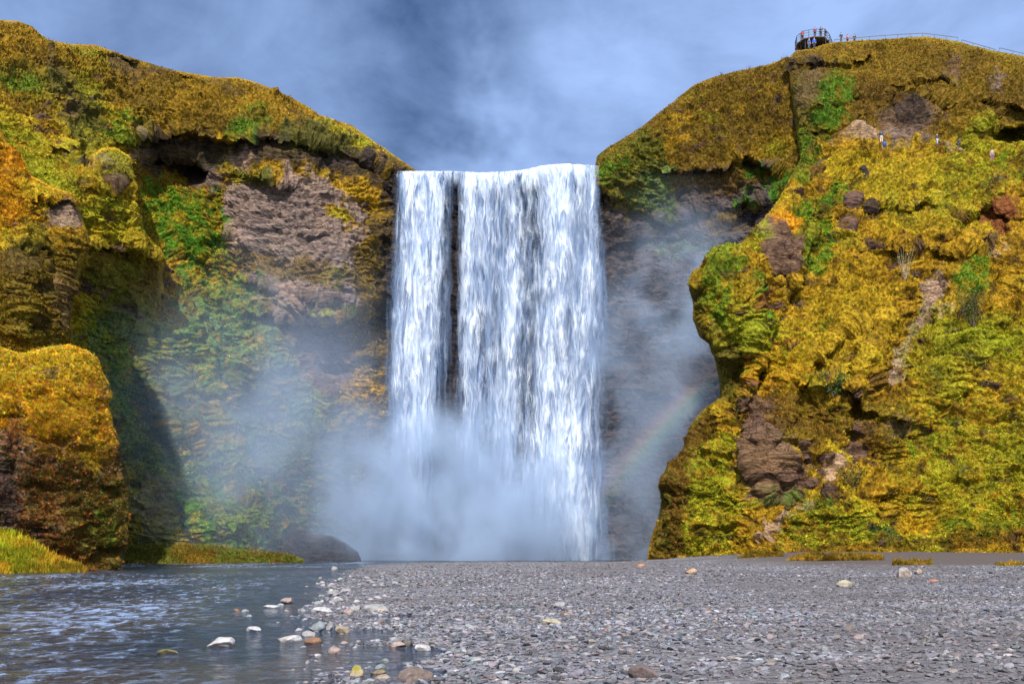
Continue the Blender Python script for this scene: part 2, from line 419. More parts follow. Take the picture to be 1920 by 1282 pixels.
linesR = [([(1400, 760), (1440, 650), (1478, 560), (1505, 510), (1520, 440)], 1.4, 34, 3.0, 22),
          ([(1490, 760), (1530, 680), (1590, 625), (1650, 605)], .6, 26, 2.4, 30),
          ([(1640, 620), (1600, 700), (1570, 730), (1530, 770)], .8, 26, 1.8, 24),
          ([(1700, 160), (1760, 150), (1830, 190), (1910, 200)], 1.6, 22, 2.2, 20),
          ([(1560, 205), (1600, 190), (1640, 200)], .7, 14, 1.0, 14),
          ([(1840, 240), (1880, 215), (1930, 210)], 1.0, 16, 1.0, 12),
          ([(1500, 345), (1530, 350), (1570, 345)], .6, 12, .8, 10),
          ([(1590, 470), (1640, 480), (1690, 470), (1740, 480)], .6, 14, .9, 12),
          ([(1240, 905), (1262, 880), (1290, 862)], .8, 12, 1.2, 14),([(1478, 116), (1510, 126), (1560, 122), (1600, 116)], 1.8, 16, 3.2, 16),
          ([(1640, 205), (1670, 182), (1720, 178), (1760, 195)], .9, 16, 1.6, 26),
          ([(1640, 388), (1680, 392), (1745, 384)], 1.0, 14, 1.8, 14),
          ([(1800, 425), (1835, 395), (1870, 372), (1915, 362)], 1.4, 12, 1.5, 26),
          ([(1690, 470), (1760, 468), (1830, 470)], 1.5, 18, 2.0, 18),
          ([(1870, 245), (1920, 236), (1990, 236)], 1.5, 14, 1.0, 12),
          ([(1300, 505), (1330, 560), (1316, 630)], .2, 10, .8, 14),
          ([(1395, 560), (1420, 600), (1400, 650), (1395, 700)], .8, 20, 1.6, 12),
          ([(1480, 520), (1455, 600), (1430, 660), (1400, 720)], -.3, 10, 1.2, 20),
          ([(1390, 800), (1430, 930), (1470, 950), (1520, 905)], .5, 14, 1.6, 10),
          ([(1510, 720), (1600, 730), (1620, 770), (1690, 790)], 1.4, 18, 2.0, 22),
          ([(1540, 245), (1600, 240), (1650, 250)], .6, 10, .9, 12),
          ([(1290, 610), (1330, 650), (1345, 690)], .6, 12, 1.4, 12)]
Z = []
def zone(k, poly, f=8, s=.9): Z.append((k, poly, f, s))
def el(cx, cy, rx, ry, ang=0, n=14):
    a = radians(ang)
    return [(cx + rx * cos(t) * cos(a) - ry * sin(t) * sin(a), cy + rx * cos(t) * sin(a) + ry * sin(t) * cos(a)) for t in [2 * pi * i / n for i in range(n)]]
zone('dull', [(1470, 60), (2100, 60), (2100, 250), (1900, 235), (1780, 270), (1640, 265), (1560, 240), (1500, 330), (1470, 330)], 20, .85)
zone('brown', el(1520, 140, 50, 35), 14, .8); zone('brown', el(1640, 190, 60, 45), 14, .7); zone('brown', el(1890, 200, 60, 40), 20, .7); zone('brown', el(1760, 130, 90, 25), 20, .5)
zone('moss', el(1510, 210, 35, 70), 14, .6); zone('rock_and_shade', el(1525, 120, 45, 9, 4), 5, .8); zone('tuff', el(1520, 180, 28, 40), 16, .6)
zone('green', [(1550, 160), (1580, 150), (1600, 200), (1570, 240), (1530, 260), (1520, 230)], 10, .8)
zone('green', el(1500, 300, 30, 50), 12, .6)
zone('tuff', [(1645, 225), (1680, 205), (1720, 200), (1755, 205), (1768, 230), (1740, 258), (1690, 280), (1650, 278), (1640, 250)], 12, .8); zone('rock', el(1690, 262, 38, 15), 9, .7)
zone('rock_and_shade', el(1700, 222, 52, 26, 10), 12, .75); zone('brown', el(1660, 185, 36, 18), 8, .9)
zone('tuff', el(1790, 135, 14, 24, 20), 9, .7); zone('rock', el(1870, 165, 14, 19), 8, .7)
zone('pink', [(1560, 262), (1575, 250), (1600, 243), (1640, 262), (1652, 282), (1620, 276), (1585, 266)], 8, .8)
zone('pink', el(1785, 291, 26, 5, 4), 3, .9); zone('ygreen', [(1780, 270), (1850, 225), (1920, 250), (1930, 300), (1850, 300)], 14, .7)
zone('green', el(1900, 320, 50, 30), 14, .6)
zone('green', [(1480, 400), (1520, 380), (1560, 345), (1610, 340), (1590, 370), (1555, 410), (1560, 450), (1550, 530), (1500, 535), (1490, 470)], 9, .85)
zone('ygreen', el(1800, 360, 80, 60), 25, .7)
zone('yellow', el(1680, 340, 80, 40), 25, .5); zone('gold', el(1600, 620, 120, 80), 30, .4)
zone('tuff', [(1425, 440), (1440, 425), (1470, 440), (1492, 460), (1490, 500), (1470, 525), (1440, 515), (1427, 480)], 5, .95)
zone('orange', el(1465, 430, 30, 16), 7, .8)
zone('red', [(1405, 545), (1440, 540), (1445, 590), (1425, 610), (1405, 580)], 5, .8)
zone('green', el(1350, 545, 22, 75, 4), 9, .75); zone('green', el(1410, 540, 18, 16), 6, .9); zone('green', el(1425, 595, 16, 12), 6, .9); zone('moss', el(1315, 560, 14, 60), 8, .6)
zone('ygreen', el(1395, 470, 45, 22, -30), 9, .8)
zone('brown', [(1297, 600), (1330, 620), (1400, 650), (1400, 740), (1340, 760), (1300, 780), (1240, 880), (1215, 1040), (1290, 1050), (1310, 900), (1350, 800)], 18, .9)
zone('moss', [(1297, 560), (1340, 640), (1390, 650), (1390, 740), (1320, 780), (1260, 870), (1250, 1040), (1225, 1040), (1240, 880), (1300, 780)], 14, .6); zone('orange', el(1460, 700, 60, 45), 20, .45); zone('brown', el(1490, 790, 110, 55), 25, .75); zone('brown', el(1650, 800, 70, 60), 20, .6)
zone('ygreen', [(1310, 880), (1350, 820), (1390, 830), (1400, 940), (1370, 1040), (1300, 1040), (1290, 980)], 14, .85)
zone('tuff', [(1395, 790), (1430, 775), (1450, 800), (1470, 850), (1520, 905), (1500, 935), (1460, 952), (1415, 925), (1400, 850)], 7, .9)
zone('tuff', el(1600, 845, 12, 48, 8), 5, .9); zone('tuff', el(1690, 800, 30, 20), 6, .7); zone('tuff', el(1430, 770, 32, 26), 8, .7)
zone('yellow', [(1520, 560), (1680, 540), (1660, 640), (1560, 690), (1480, 660)], 20, .4)
zone('pink', [(1735, 530), (1770, 522), (1782, 545), (1752, 578), (1730, 612), (1708, 650), (1694, 690), (1682, 735), (1655, 718), (1668, 680), (1692, 640), (1715, 600), (1728, 565)], 6, .95)
zone('tan', el(1775, 585, 22, 8, -25), 5, .8); zone('tan', el(1560, 890, 12, 26, 10), 5, .9); zone('tan', [(1425, 1025), (1440, 985), (1480, 955), (1520, 945), (1515, 955), (1470, 980), (1450, 1025)], 4, .85)
zone('red', [(1812, 412), (1838, 392), (1870, 378), (1912, 385), (1905, 420), (1895, 462), (1870, 465), (1835, 440)], 5, .95)
zone('tan', el(1870, 480, 20, 14), 5, .6)
zone('green', [(1800, 500), (1840, 470), (1865, 470), (1850, 520), (1860, 560), (1820, 575), (1795, 545)], 8, .85)
zone('green', el(1745, 835, 36, 14, -10), 9, .7); zone('green', el(1540, 620, 14, 6), 4, .8); zone('ygreen', el(1850, 880, 150, 110), 50, .7); zone('ygreen', el(1760, 680, 60, 90), 30, .6)
zone('green', [(1520, 940), (1620, 960), (1740, 985), (1930, 975), (1930, 1010), (1700, 1015), (1470, 1030), (1470, 1000)], 14, .55)
zone('orange', el(1720, 985, 40, 22), 12, .5); zone('brown', el(1870, 1010, 90, 16), 12, .5); zone('green', el(1450, 940, 60, 14, -20), 8, .5)
zone('brown', [(1500, 1022), (1930, 1018), (1930, 1040), (1500, 1040)], 5, .6)
right = land('hill', right_outline, rc, ('gold', ('yellow', -.1, .5), ('brown', .0, .45), ('ygreen', .0, .55)), Z, bumpsR, linesR, step=2.0,
             round_w=22, round_R=4.0, amp=.75, rockamp=.9, terrace=.45, crev=.9, folds=1.15, warp=12,
             label='steep sunlit golden grass hillside with brown rock outcrops beside the waterfall', cat='hillside', seed=1.0)

# --- wall right of the falls with its golden upper slope
r2_outline = [(1050, 1095), (1050, 345), (1108, 340), (1120, 292), (1140, 276), (1155, 268), (1165, 262), (1200, 240), (1250, 200), (1300, 160), (1340, 144),
    (1400, 130), (1440, 122), (1475, 108), (1560, 104), (1640, 200), (1640, 1095)]
r2c = [(1060, 400, 152.5), (1060, 1000, 152.5), (1120, 300, 151.8), (1120, 500, 152.4), (1120, 700, 152.4), (1120, 1050, 152), (1200, 250, 153), (1200, 330, 152), (1200, 420, 153.5), (1200, 700, 154), (1200, 1050, 152),
       (1300, 165, 159), (1300, 240, 154.5), (1300, 310, 151.5), (1300, 420, 153.5), (1300, 600, 153), (1300, 1050, 151), (1400, 130, 160), (1400, 220, 154),
       (1400, 290, 150.5), (1400, 420, 151), (1480, 110, 160), (1480, 200, 152), (1450, 300, 149), (1460, 400, 148), (1560, 300, 148), (1600, 700, 148), (1600, 1050, 146)]
Z = []
zone('wall', [(1040, 300), (1112, 310), (1120, 380), (1200, 400), (1300, 350), (1460, 340), (1480, 420), (1440, 480), (1660, 480), (1660, 1100), (1100, 1100)], 14, .95)
zone('rock_and_shade', [(1112, 300), (1135, 360), (1150, 420), (1130, 620), (1105, 640)], 10, .8)
zone('moss', [(1122, 290), (1170, 265), (1210, 240), (1240, 270), (1260, 340), (1270, 400), (1200, 410), (1140, 380)], 12, .8)
zone('green', el(1150, 320, 22, 18), 9, .6); zone('wetmoss', el(1230, 360, 40, 55), 18, .7); zone('moss', el(1210, 290, 40, 30), 14, .5)
zone('rock_and_shade', [(1240, 440), (1290, 415), (1330, 395), (1400, 375), (1440, 385), (1430, 420), (1340, 420), (1280, 440)], 9, .85)
zone('rock_and_shade', [(1270, 322), (1330, 318), (1400, 300), (1440, 310), (1430, 325), (1330, 335)], 6, .85)
zone('rock_and_shade', el(1190, 450, 60, 22, -8), 14, .7); zone('dull', el(1390, 395, 40, 12, -20), 7, .8); zone('green', el(1395, 378, 18, 6, -15), 4, .8); zone('wetmoss', el(1280, 470, 60, 16, 5), 12, .6)
zone('dull', el(1360, 430, 40, 14, 0), 10, .7); zone('brown', el(1370, 345, 60, 18), 10, .7); zone('green', el(1400, 326, 20, 7), 4, .8); zone('green', el(1465, 350, 28, 18, -10), 7, .9); zone('green', el(1440, 320, 30, 12), 8, .6)
r2 = land('cliff', r2_outline, r2c, ('dull', ('gold', .0, .5), ('brown', .1, .5), ('ygreen', .2, .6)), Z,
    [(1260, 380, 50, 50, 0, -1.2, 2), (1160, 330, 40, 45, 0, 2.0, 3), (1470, 360, 30, 25, 0, 1.8, 2.6), (1380, 400, 50, 14, -20, 1.6, 2.4)],
    [([(1265, 322), (1330, 318), (1400, 300), (1450, 318)], 2.2, 26, 2.6, 20), ([(1150, 372), (1240, 425), (1330, 395), (1440, 378)], .6, 20, 2.4, 18),
     ([(1110, 470), (1180, 460), (1260, 445)], .5, 20, 1.5, 16)],
    step=2.0, round_w=26, round_R=4.5, amp=.8, rockamp=.9, terrace=.35, crev=.8, folds=.9, label='dark wet rock wall beside the falls under a golden grass brow', cat='cliff', seed=2.0)

# --- left hill
l3_outline = [(-200, 1095), (-200, -20), (-100, 20), (0, 38), (35, 40), (60, 50), (85, 74), (130, 83), (180, 85), (215, 98), (270, 115), (330, 132), (400, 145),
    (445, 145), (480, 155), (520, 170), (560, 190), (585, 205), (600, 215), (640, 228), (660, 235), (700, 265), (730, 285), (755, 303), (782, 320),
    (775, 340), (770, 500), (765, 640), (765, 760), (775, 900), (790, 1095)]
l3c = [(-200, 0, 118), (0, 40, 134), (60, 52, 137), (180, 87, 144), (330, 133, 149), (445, 147, 151), (560, 192, 152.5), (640, 230, 153.5), (775, 322, 154),
       (0, 160, 127), (0, 240, 122), (100, 300, 125), (100, 200, 130), (180, 200, 137), (180, 130, 140), (250, 220, 140), (200, 300, 134), (300, 260, 142.5), (420, 240, 143),
       (330, 190, 145), (520, 260, 144.5), (600, 250, 148), (600, 300, 147), (700, 310, 151), (350, 320, 146), (300, 350, 145), (360, 420, 143.5), (380, 520, 142.5), (420, 600, 140), (420, 800, 135.5), (400, 950, 131), (400, 1045, 128.5), (325, 560, 134), (320, 640, 132.5), (300, 740, 131), (320, 850, 129.6), (348, 960, 128.6), (345, 1040, 128),
       (430, 300, 145), (550, 350, 144), (660, 400, 147), (560, 500, 141.5), (650, 560, 142.5), (560, 625, 144), (640, 740, 146), (700, 600, 149.5), (745, 700, 151),
       (740, 450, 151), (500, 800, 140), (470, 950, 133), (520, 1040, 136), (580, 1000, 143), (650, 900, 146), (700, 1040, 149), (250, 1000, 130), (0, 800, 125), (-200, 800, 112)]
Z = []
zone('dull', [(-200, -30), (0, 20), (450, 130), (560, 185), (600, 260), (420, 250), (280, 260), (150, 160), (60, 220), (-200, 240)], 16, .55)
zone('rock_and_shade', [(90, 100), (140, 170), (180, 210), (190, 240), (140, 260), (100, 230), (110, 180), (80, 140)], 12, .75)
zone('rock_and_shade', [(200, 100), (280, 118), (330, 135), (290, 140), (240, 148), (210, 130)], 8, .75)
zone('moss', el(60, 160, 60, 30), 14, .6); zone('green', el(45, 165, 40, 16, 10), 10, .5)
zone('moss', el(170, 250, 45, 30, 30), 14, .7); zone('green', el(230, 245, 30, 30), 10, .7); zone('moss', el(260, 260, 26, 30), 10, .6)
zone('green', el(465, 235, 45, 22, -10), 10, .75)
zone('rock_and_shade', [(260, 270), (300, 250), (420, 262), (430, 300), (410, 330), (430, 370), (370, 360), (340, 330), (280, 330)], 9, .9)
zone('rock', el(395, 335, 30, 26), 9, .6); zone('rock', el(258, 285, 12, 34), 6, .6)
zone('rock_and_shade', [(430, 270), (520, 240), (600, 245), (700, 290), (770, 325), (765, 400), (740, 420), (690, 350), (600, 320), (540, 320), (440, 300)], 10, .92)
zone('moss', [(500, 235), (600, 240), (690, 285), (640, 290), (540, 285)], 10, .55)
zone('rock', [(425, 350), (470, 340), (540, 325), (610, 340), (690, 400), (690, 440), (665, 480), (670, 560), (640, 590), (520, 590), (430, 480), (425, 400)], 7, .95)
zone('pink', el(455, 300, 28, 16), 7, .85); zone('pink', el(545, 345, 45, 16, 10), 10, .6); zone('moss', el(480, 335, 50, 12, 8), 7, .9)
zone('gold', [(610, 385), (630, 380), (665, 415), (672, 432), (640, 425), (620, 405)], 5, .85); zone('ygreen', el(640, 405, 18, 16, 35), 5, .5)
zone('pink', [(430, 420), (460, 440), (480, 470), (560, 480), (580, 500), (520, 505), (440, 490), (428, 450)], 7, .85)
zone('dull', [(430, 465), (500, 475), (660, 510), (665, 535), (600, 535), (540, 525), (470, 510), (430, 500)], 6, .8); zone('ygreen', el(630, 520, 30, 9, 8), 5, .7)
zone('ygreen', el(620, 578, 38, 9, 3), 5, .9); zone('pink', el(540, 555, 60, 20), 8, .6)
zone('tuff', [(510, 590), (560, 600), (640, 590), (655, 640), (650, 720), (620, 755), (590, 740), (560, 680), (530, 640)], 8, .9); zone('pink', [(530, 610), (550, 650), (600, 720), (650, 690), (650, 730), (610, 755), (560, 710), (530, 650)], 9, .6)
zone('dull', [(655, 470), (700, 430), (745, 420), (740, 560), (730, 700), (670, 690), (660, 600)], 9, .9); zone('rock_and_shade', el(722, 520, 14, 90), 10, .6)
zone('brown', [(500, 620), (530, 650), (570, 720), (590, 780), (540, 770), (500, 700)], 12, .6)
zone('green', [(265, 350), (300, 340), (340, 360), (400, 365), (430, 400), (425, 450), (380, 470), (350, 520), (320, 480), (290, 440), (270, 400)], 10, .9)
zone('green', [(340, 440), (420, 450), (440, 520), (490, 540), (460, 640), (380, 640), (340, 560)], 16, .7); zone('wetmoss', [(330, 520), (500, 540), (560, 700), (330, 700)], 30, .6)
zone('wetmoss', [(200, 600), (480, 600), (560, 720), (640, 800), (640, 1100), (150, 1100)], 30, .92)
zone('tuff', [(510, 595), (560, 602), (640, 592), (655, 640), (650, 720), (620, 760), (590, 740), (560, 690), (530, 645)], 10, .9); zone('red', el(600, 650, 34, 30), 14, .4); zone('rock', [(470, 560), (560, 570), (650, 600), (650, 700), (600, 700), (540, 620)], 18, .5); zone('rock_and_shade', el(480, 740, 60, 60), 30, .6); zone('rock_and_shade', el(650, 830, 80, 60), 30, .7); zone('rock_and_shade', el(330, 760, 60, 70), 30, .5)
zone('green', el(420, 970, 90, 50), 30, .7); zone('ygreen', el(460, 960, 50, 24), 18, .5); zone('green', el(360, 700, 40, 30), 20, .4)
zone('rock_and_shade', [(690, 420), (780, 330), (800, 1100), (690, 1100), (720, 720)], 14, .75)
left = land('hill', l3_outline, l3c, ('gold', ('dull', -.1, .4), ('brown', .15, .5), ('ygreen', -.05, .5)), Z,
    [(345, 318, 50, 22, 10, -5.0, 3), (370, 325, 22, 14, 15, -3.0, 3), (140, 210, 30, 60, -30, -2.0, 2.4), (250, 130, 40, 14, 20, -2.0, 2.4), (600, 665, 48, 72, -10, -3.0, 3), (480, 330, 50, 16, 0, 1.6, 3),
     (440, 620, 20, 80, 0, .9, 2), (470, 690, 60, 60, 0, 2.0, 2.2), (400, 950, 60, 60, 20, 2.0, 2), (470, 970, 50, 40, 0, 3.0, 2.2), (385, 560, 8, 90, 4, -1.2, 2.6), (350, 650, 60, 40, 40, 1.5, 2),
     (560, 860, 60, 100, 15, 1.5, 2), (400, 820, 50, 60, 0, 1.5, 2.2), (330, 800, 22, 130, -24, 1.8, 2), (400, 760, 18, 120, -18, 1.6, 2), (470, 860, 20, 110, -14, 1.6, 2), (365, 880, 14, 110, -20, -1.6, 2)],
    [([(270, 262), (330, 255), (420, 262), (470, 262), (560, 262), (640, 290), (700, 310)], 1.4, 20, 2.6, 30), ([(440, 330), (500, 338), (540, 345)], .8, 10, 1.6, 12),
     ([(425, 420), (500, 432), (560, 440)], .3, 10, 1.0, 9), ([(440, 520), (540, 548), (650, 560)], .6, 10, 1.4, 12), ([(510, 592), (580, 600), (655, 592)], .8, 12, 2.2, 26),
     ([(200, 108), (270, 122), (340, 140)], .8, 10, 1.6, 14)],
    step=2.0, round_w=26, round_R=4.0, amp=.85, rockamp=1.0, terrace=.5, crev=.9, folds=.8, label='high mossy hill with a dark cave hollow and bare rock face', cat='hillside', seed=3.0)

# --- spur running down in front of the left hill
sp_outline = [(-200, 1095), (-200, 190), (0, 196), (60, 214), (92, 226), (120, 255), (152, 268), (150, 292), (158, 300), (190, 280), (215, 276), (246, 296), (256, 340),
    (255, 372), (262, 410), (278, 442), (300, 472), (312, 488), (304, 520), (310, 560), (296, 600), (300, 650), (282, 700), (290, 742), (284, 780), (304, 830), (306, 870), (330, 930), (334, 965), (350, 1010), (352, 1060), (356, 1095)]
spc = [(-200, 250, 112), (0, 205, 122), (100, 240, 127), (100, 300, 121), (150, 290, 124), (200, 330, 124), (215, 285, 131), (250, 360, 127), (300, 475, 128), (200, 450, 121), (240, 520, 125), (300, 560, 131), (200, 600, 127), (280, 700, 130), (200, 720, 127.5),
       (295, 840, 128.5), (230, 850, 126.5), (250, 1045, 124), (340, 1030, 126), (0, 600, 112), (-200, 800, 104), (100, 450, 115), (100, 800, 115)]
Z = []
zone('moss', el(215, 320, 30, 24), 9, .6); zone('rock_and_shade', el(150, 300, 12, 20), 6, .8); zone('rock_and_shade', el(240, 350, 16, 22), 6, .7); zone('rock', el(190, 318, 20, 12), 8, .5)
zone('ygreen', el(110, 330, 50, 26, 35), 14, .6); zone('green', el(195, 385, 30, 14, 25), 8, .5); zone('ygreen', el(220, 405, 50, 22, 30), 14, .6)
zone('rock_and_shade', [(165, 460), (200, 470), (240, 480), (280, 500), (312, 490), (312, 560), (330, 680), (250, 640), (180, 600), (150, 540)], 16, .5); zone('rock', el(250, 600, 50, 40), 20, .4)
zone('moss', el(180, 520, 25, 14, 20), 6, .8); zone('moss', el(240, 560, 40, 10), 6, .6); zone('brown', el(285, 520, 20, 40), 12, .6)
zone('wetmoss', [(140, 600), (310, 600), (360, 900), (360, 1100), (120, 1100)], 25, .8); zone('rock_and_shade', el(270, 680, 30, 60), 16, .6); zone('rock', el(290, 950, 40, 60), 18, .6)
zone('green', el(225, 720, 30, 80, -14), 14, .7); zone('ygreen', el(270, 620, 24, 50, 10), 14, .4); zone('moss', el(275, 780, 24, 60, -10), 14, .6); zone('ygreen', el(225, 680, 14, 50, -20), 10, .5)
spur = land('hill', sp_outline, spc, ('gold', ('yellow', -.1, .4), ('brown', .2, .55), ('ygreen', -.25, .3)), Z,
    [(215, 320, 34, 40, 20, 2.0, 3), (270, 460, 36, 30, 40, 1.6, 2.4), (130, 290, 24, 20, 0, 1.4, 3), (230, 530, 30, 30, 0, -1.6, 2.4), (290, 950, 40, 80, -10, 1.6, 2), (250, 660, 14, 60, 0, -1.4, 2.4)],
    [([(130, 286), (152, 280)], .8, 14, 1.5, 20), ([(175, 350), (215, 352), (256, 345)], .6, 14, 1.4, 14), ([(165, 462), (230, 470), (310, 490)], 1.2, 20, 2.2, 24)],
    step=2.0, round_w=16, round_R=4.0, edge=.9, amp=.9, rockamp=1.0, terrace=.5, crev=.9, folds=.8, label='grassy spur descending in steps before the hill behind it', cat='hillside', seed=4.0)

# --- nearer shoulder on the left
l2_outline = [(-200, 1095), (-200, 190), (-60, 215), (0, 238), (12, 265), (40, 292), (60, 330), (95, 350), (138, 364), (154, 382), (152, 400), (160, 420), (170, 452), (165, 480),
    (155, 495), (150, 530), (138, 560), (135, 600), (140, 640), (150, 700), (160, 1095)]
l2c = [(0, 242, 107), (100, 358, 105), (150, 385, 105.5), (60, 420, 101), (90, 400, 102), (160, 450, 104.5), (60, 600, 98), (140, 640, 102), (0, 700, 96), (-200, 400, 94), (-200, 800, 88), (100, 1050, 95), (0, 400, 101)]
Z = []
zone('orange', [(-200, 200), (0, 240), (40, 300), (60, 420), (20, 460), (-200, 460)], 18, .18)
zone('rock', [(90, 385), (140, 380), (152, 400), (150, 430), (95, 425)], 7, .85); zone('rock_and_shade', [(85, 375), (150, 376), (156, 392), (90, 392)], 5, .8)
zone('moss', [(70, 400), (95, 470), (165, 450), (150, 540), (135, 650), (60, 650), (0, 640), (0, 520), (40, 440)], 14, .6)
zone('brown', [(-200, 480), (60, 470), (160, 440), (165, 500), (140, 700), (-200, 700)], 16, .5); zone('tuff', el(110, 570, 30, 60), 18, .5); zone('rock_and_shade', el(20, 500, 40, 22), 12, .5); zone('rock_and_shade', el(85, 470, 8, 60), 6, .7)
shoulder = land('hill', l2_outline, l2c, ('gold', ('yellow', .0, .4), ('brown', .1, .5), ('orange', .25, .6)), Z,
    [(120, 410, 40, 22, 0, -1.4, 3), (85, 480, 12, 90, -6, -1.6, 2.6), (40, 520, 30, 90, 0, .9, 2), (130, 470, 30, 60, 0, .8, 2.2)],
    [([(80, 376), (120, 374), (158, 385)], 1.2, 14, 1.6, 14), ([(-20, 470), (40, 470), (75, 480)], .6, 14, 1.2, 20)],
    step=2.0, round_w=24, round_R=4.0, amp=.8, rockamp=.6, terrace=.5, crev=.9, folds=.8, label='orange grassy shoulder of the hill above the mossy boulder', cat='hillside', seed=5.0)

# --- the big moss covered boulder by the river
b_outline = [(-200, 1095), (-200, 640), (-60, 635), (0, 648), (35, 662), (60, 658), (90, 650), (130, 645), (160, 655), (185, 672), (195, 700), (208, 722), (212, 745), (205, 760), (215, 800),
    (222, 820), (230, 850), (240, 905), (246, 925), (246, 960), (240, 1000), (243, 1020), (232, 1050), (222, 1066), (212, 1075), (205, 1095)]
bc = [(0, 660, 83), (120, 655, 83), (195, 720, 80), (60, 700, 78), (100, 800, 75.5), (180, 800, 77), (220, 900, 77.5), (240, 950, 78), (150, 950, 75.5), (150, 1060, 76.5), (0, 1060, 74), (60, 900, 74.5), (-200, 900, 69), (-200, 660, 75)]
Z = []
zone('yellow', [(-200, 630), (0, 645), (120, 640), (170, 660), (150, 740), (0, 760), (-200, 760)], 22, .6); zone('yellow', el(80, 740, 150, 80), 30, .45); zone('orange', el(100, 780, 130, 70, -8), 26, .45); zone('rock_and_shade', [(222, 800), (260, 800), (260, 1080), (215, 1080), (232, 960)], 10, .6); zone('gold', el(170, 760, 50, 60), 18, .5)  # yellow puts the sunlit top, near-black the shaded right edge, into the colour
zone('tuff', [(-200, 830), (20, 800), (60, 820), (60, 900), (30, 985), (-200, 980)], 12, .85); zone('rock_and_shade', [(-200, 880), (40, 850), (160, 860), (250, 830), (250, 1075), (120, 1070), (60, 1040), (-200, 1010)], 24, .80)
zone('moss', [(140, 880), (246, 900), (246, 1060), (150, 1060), (120, 960)], 16, .5); zone('green', el(195, 990, 24, 26), 8, .55); zone('rock_and_shade', el(120, 830, 50, 16), 8, .5); zone('brown', el(100, 900, 80, 30), 14, .5)
zone('rock_and_shade', el(95, 705, 14, 10), 5, .8); zone('rock_and_shade', el(200, 735, 12, 18), 6, .7); zone('rock_and_shade', [(60, 775), (35, 830), (20, 800), (0, 800), (30, 770)], 7, .7)
boulder = land('mossy_boulder', b_outline, bc, ('gold', ('orange', -.12, .3), ('yellow', .05, .5), ('brown', .25, .6)), Z,
    [(60, 760, 40, 20, -20, -.8, 3), (200, 990, 20, 20, 0, .5, 3), (110, 830, 60, 12, 10, -.6, 3), (30, 860, 20, 40, 0, -1.0, 3)],
    [([(150, 740), (190, 750), (212, 745)], .3, 10, .7, 10), ([(0, 780), (50, 770)], .3, 10, .8, 14), ([(60, 905), (150, 915), (240, 905)], .3, 14, .6, 20), ([(190, 1030), (245, 1018)], .4, 14, 1.0, 20)],
    step=1.7, round_w=15, round_R=2.6, edge=1.0, clump=.5, thatchk=.4, amp=.75, rockamp=.45, terrace=.1, crev=.5, label='huge boulder overgrown with orange plants on the left river bank', cat='boulder', kind='thing', seed=6.0)

# --- grassy banks
bank = land('grass_bank', [(-200, 1100), (-200, 955), (-60, 965), (0, 984), (40, 1003), (70, 1026), (110, 1046), (150, 1062), (166, 1078), (150, 1100)],
    [(0, 1075, 69), (100, 1075, 70.5), (160, 1075, 71.5), (0, 990, 74), (60, 1020, 73), (-200, 1000, 66), (130, 1058, 73)],
    ('ygreen', ('dull', -.3, .3), ('gold', -.2, .3), ('moss', .1, .5)), step=2.2, round_w=16, round_R=1.6, amp=.25, rockamp=.2, seed=7.0, margin=20,
    label='low green grassy bank at the foot of the mossy boulder', cat='bank')
far_bank = land('grass_bank', [(215, 1075), (222, 1022), (300, 1018), (400, 1020), (470, 1030), (540, 1036), (570, 1047), (575, 1075)],
    [(220, 1050, 117), (400, 1050, 119), (570, 1051, 122), (220, 1025, 121), (400, 1024, 124), (540, 1036, 126)],
    ('moss', ('dull', -.1, .4), ('brown', .2, .6), ('rock_and_shade', .3, .5)), step=2.4, round_w=8, round_R=1.2, amp=.35, rockamp=.3, seed=8.0, margin=16,
    label='flat green shore under the misty left cliff', cat='bank')
pool_rock = land('dark_boulder', [(524, 1075), (526, 1020), (536, 1000), (548, 992), (572, 993), (588, 1000), (622, 1003), (650, 1018), (672, 1034), (678, 1048), (678, 1075)],
    [(560, 1050, 133), (670, 1050, 134), (560, 995, 136), (620, 1010, 135), (600, 1030, 132)],
    ('rock_and_shade', ('tuff', .0, .5)), step=1.4, round_w=18, round_R=3.0, amp=.45, rockamp=.8, edge=.9, seed=9.0, margin=26, kind='thing',
    label='big dark bare boulder in the pool left of the falls', cat='boulder')
# --- rock behind the water
lip = [(745, 328), (770, 325), (800, 325), (850, 324), (900, 327), (950, 325), (985, 321), (1020, 313), (1060, 310), (1090, 311), (1125, 314)]
back_wall = land('cliff', [(700, 1095), (720, 700), (735, 330)] + [(a_, b_ + 6) for a_, b_ in lip] + [(1122, 330), (1118, 700), (1118, 1095)],
    [(740, 330, 151), (900, 330, 151), (1120, 316, 151), (740, 700, 152.5), (900, 700, 152.5), (1130, 700, 153), (740, 1050, 151.5), (900, 1050, 151.5), (1130, 1050, 151.5), (900, 380, 152.5), (1100, 380, 152.5)],
    ('rock_and_shade', ('tuff', .2, .6)), step=3, round_w=10, round_R=1.0, amp=.6, rockamp=.6, seed=10.0, label='black wet rock face behind the falling water', cat='cliff')

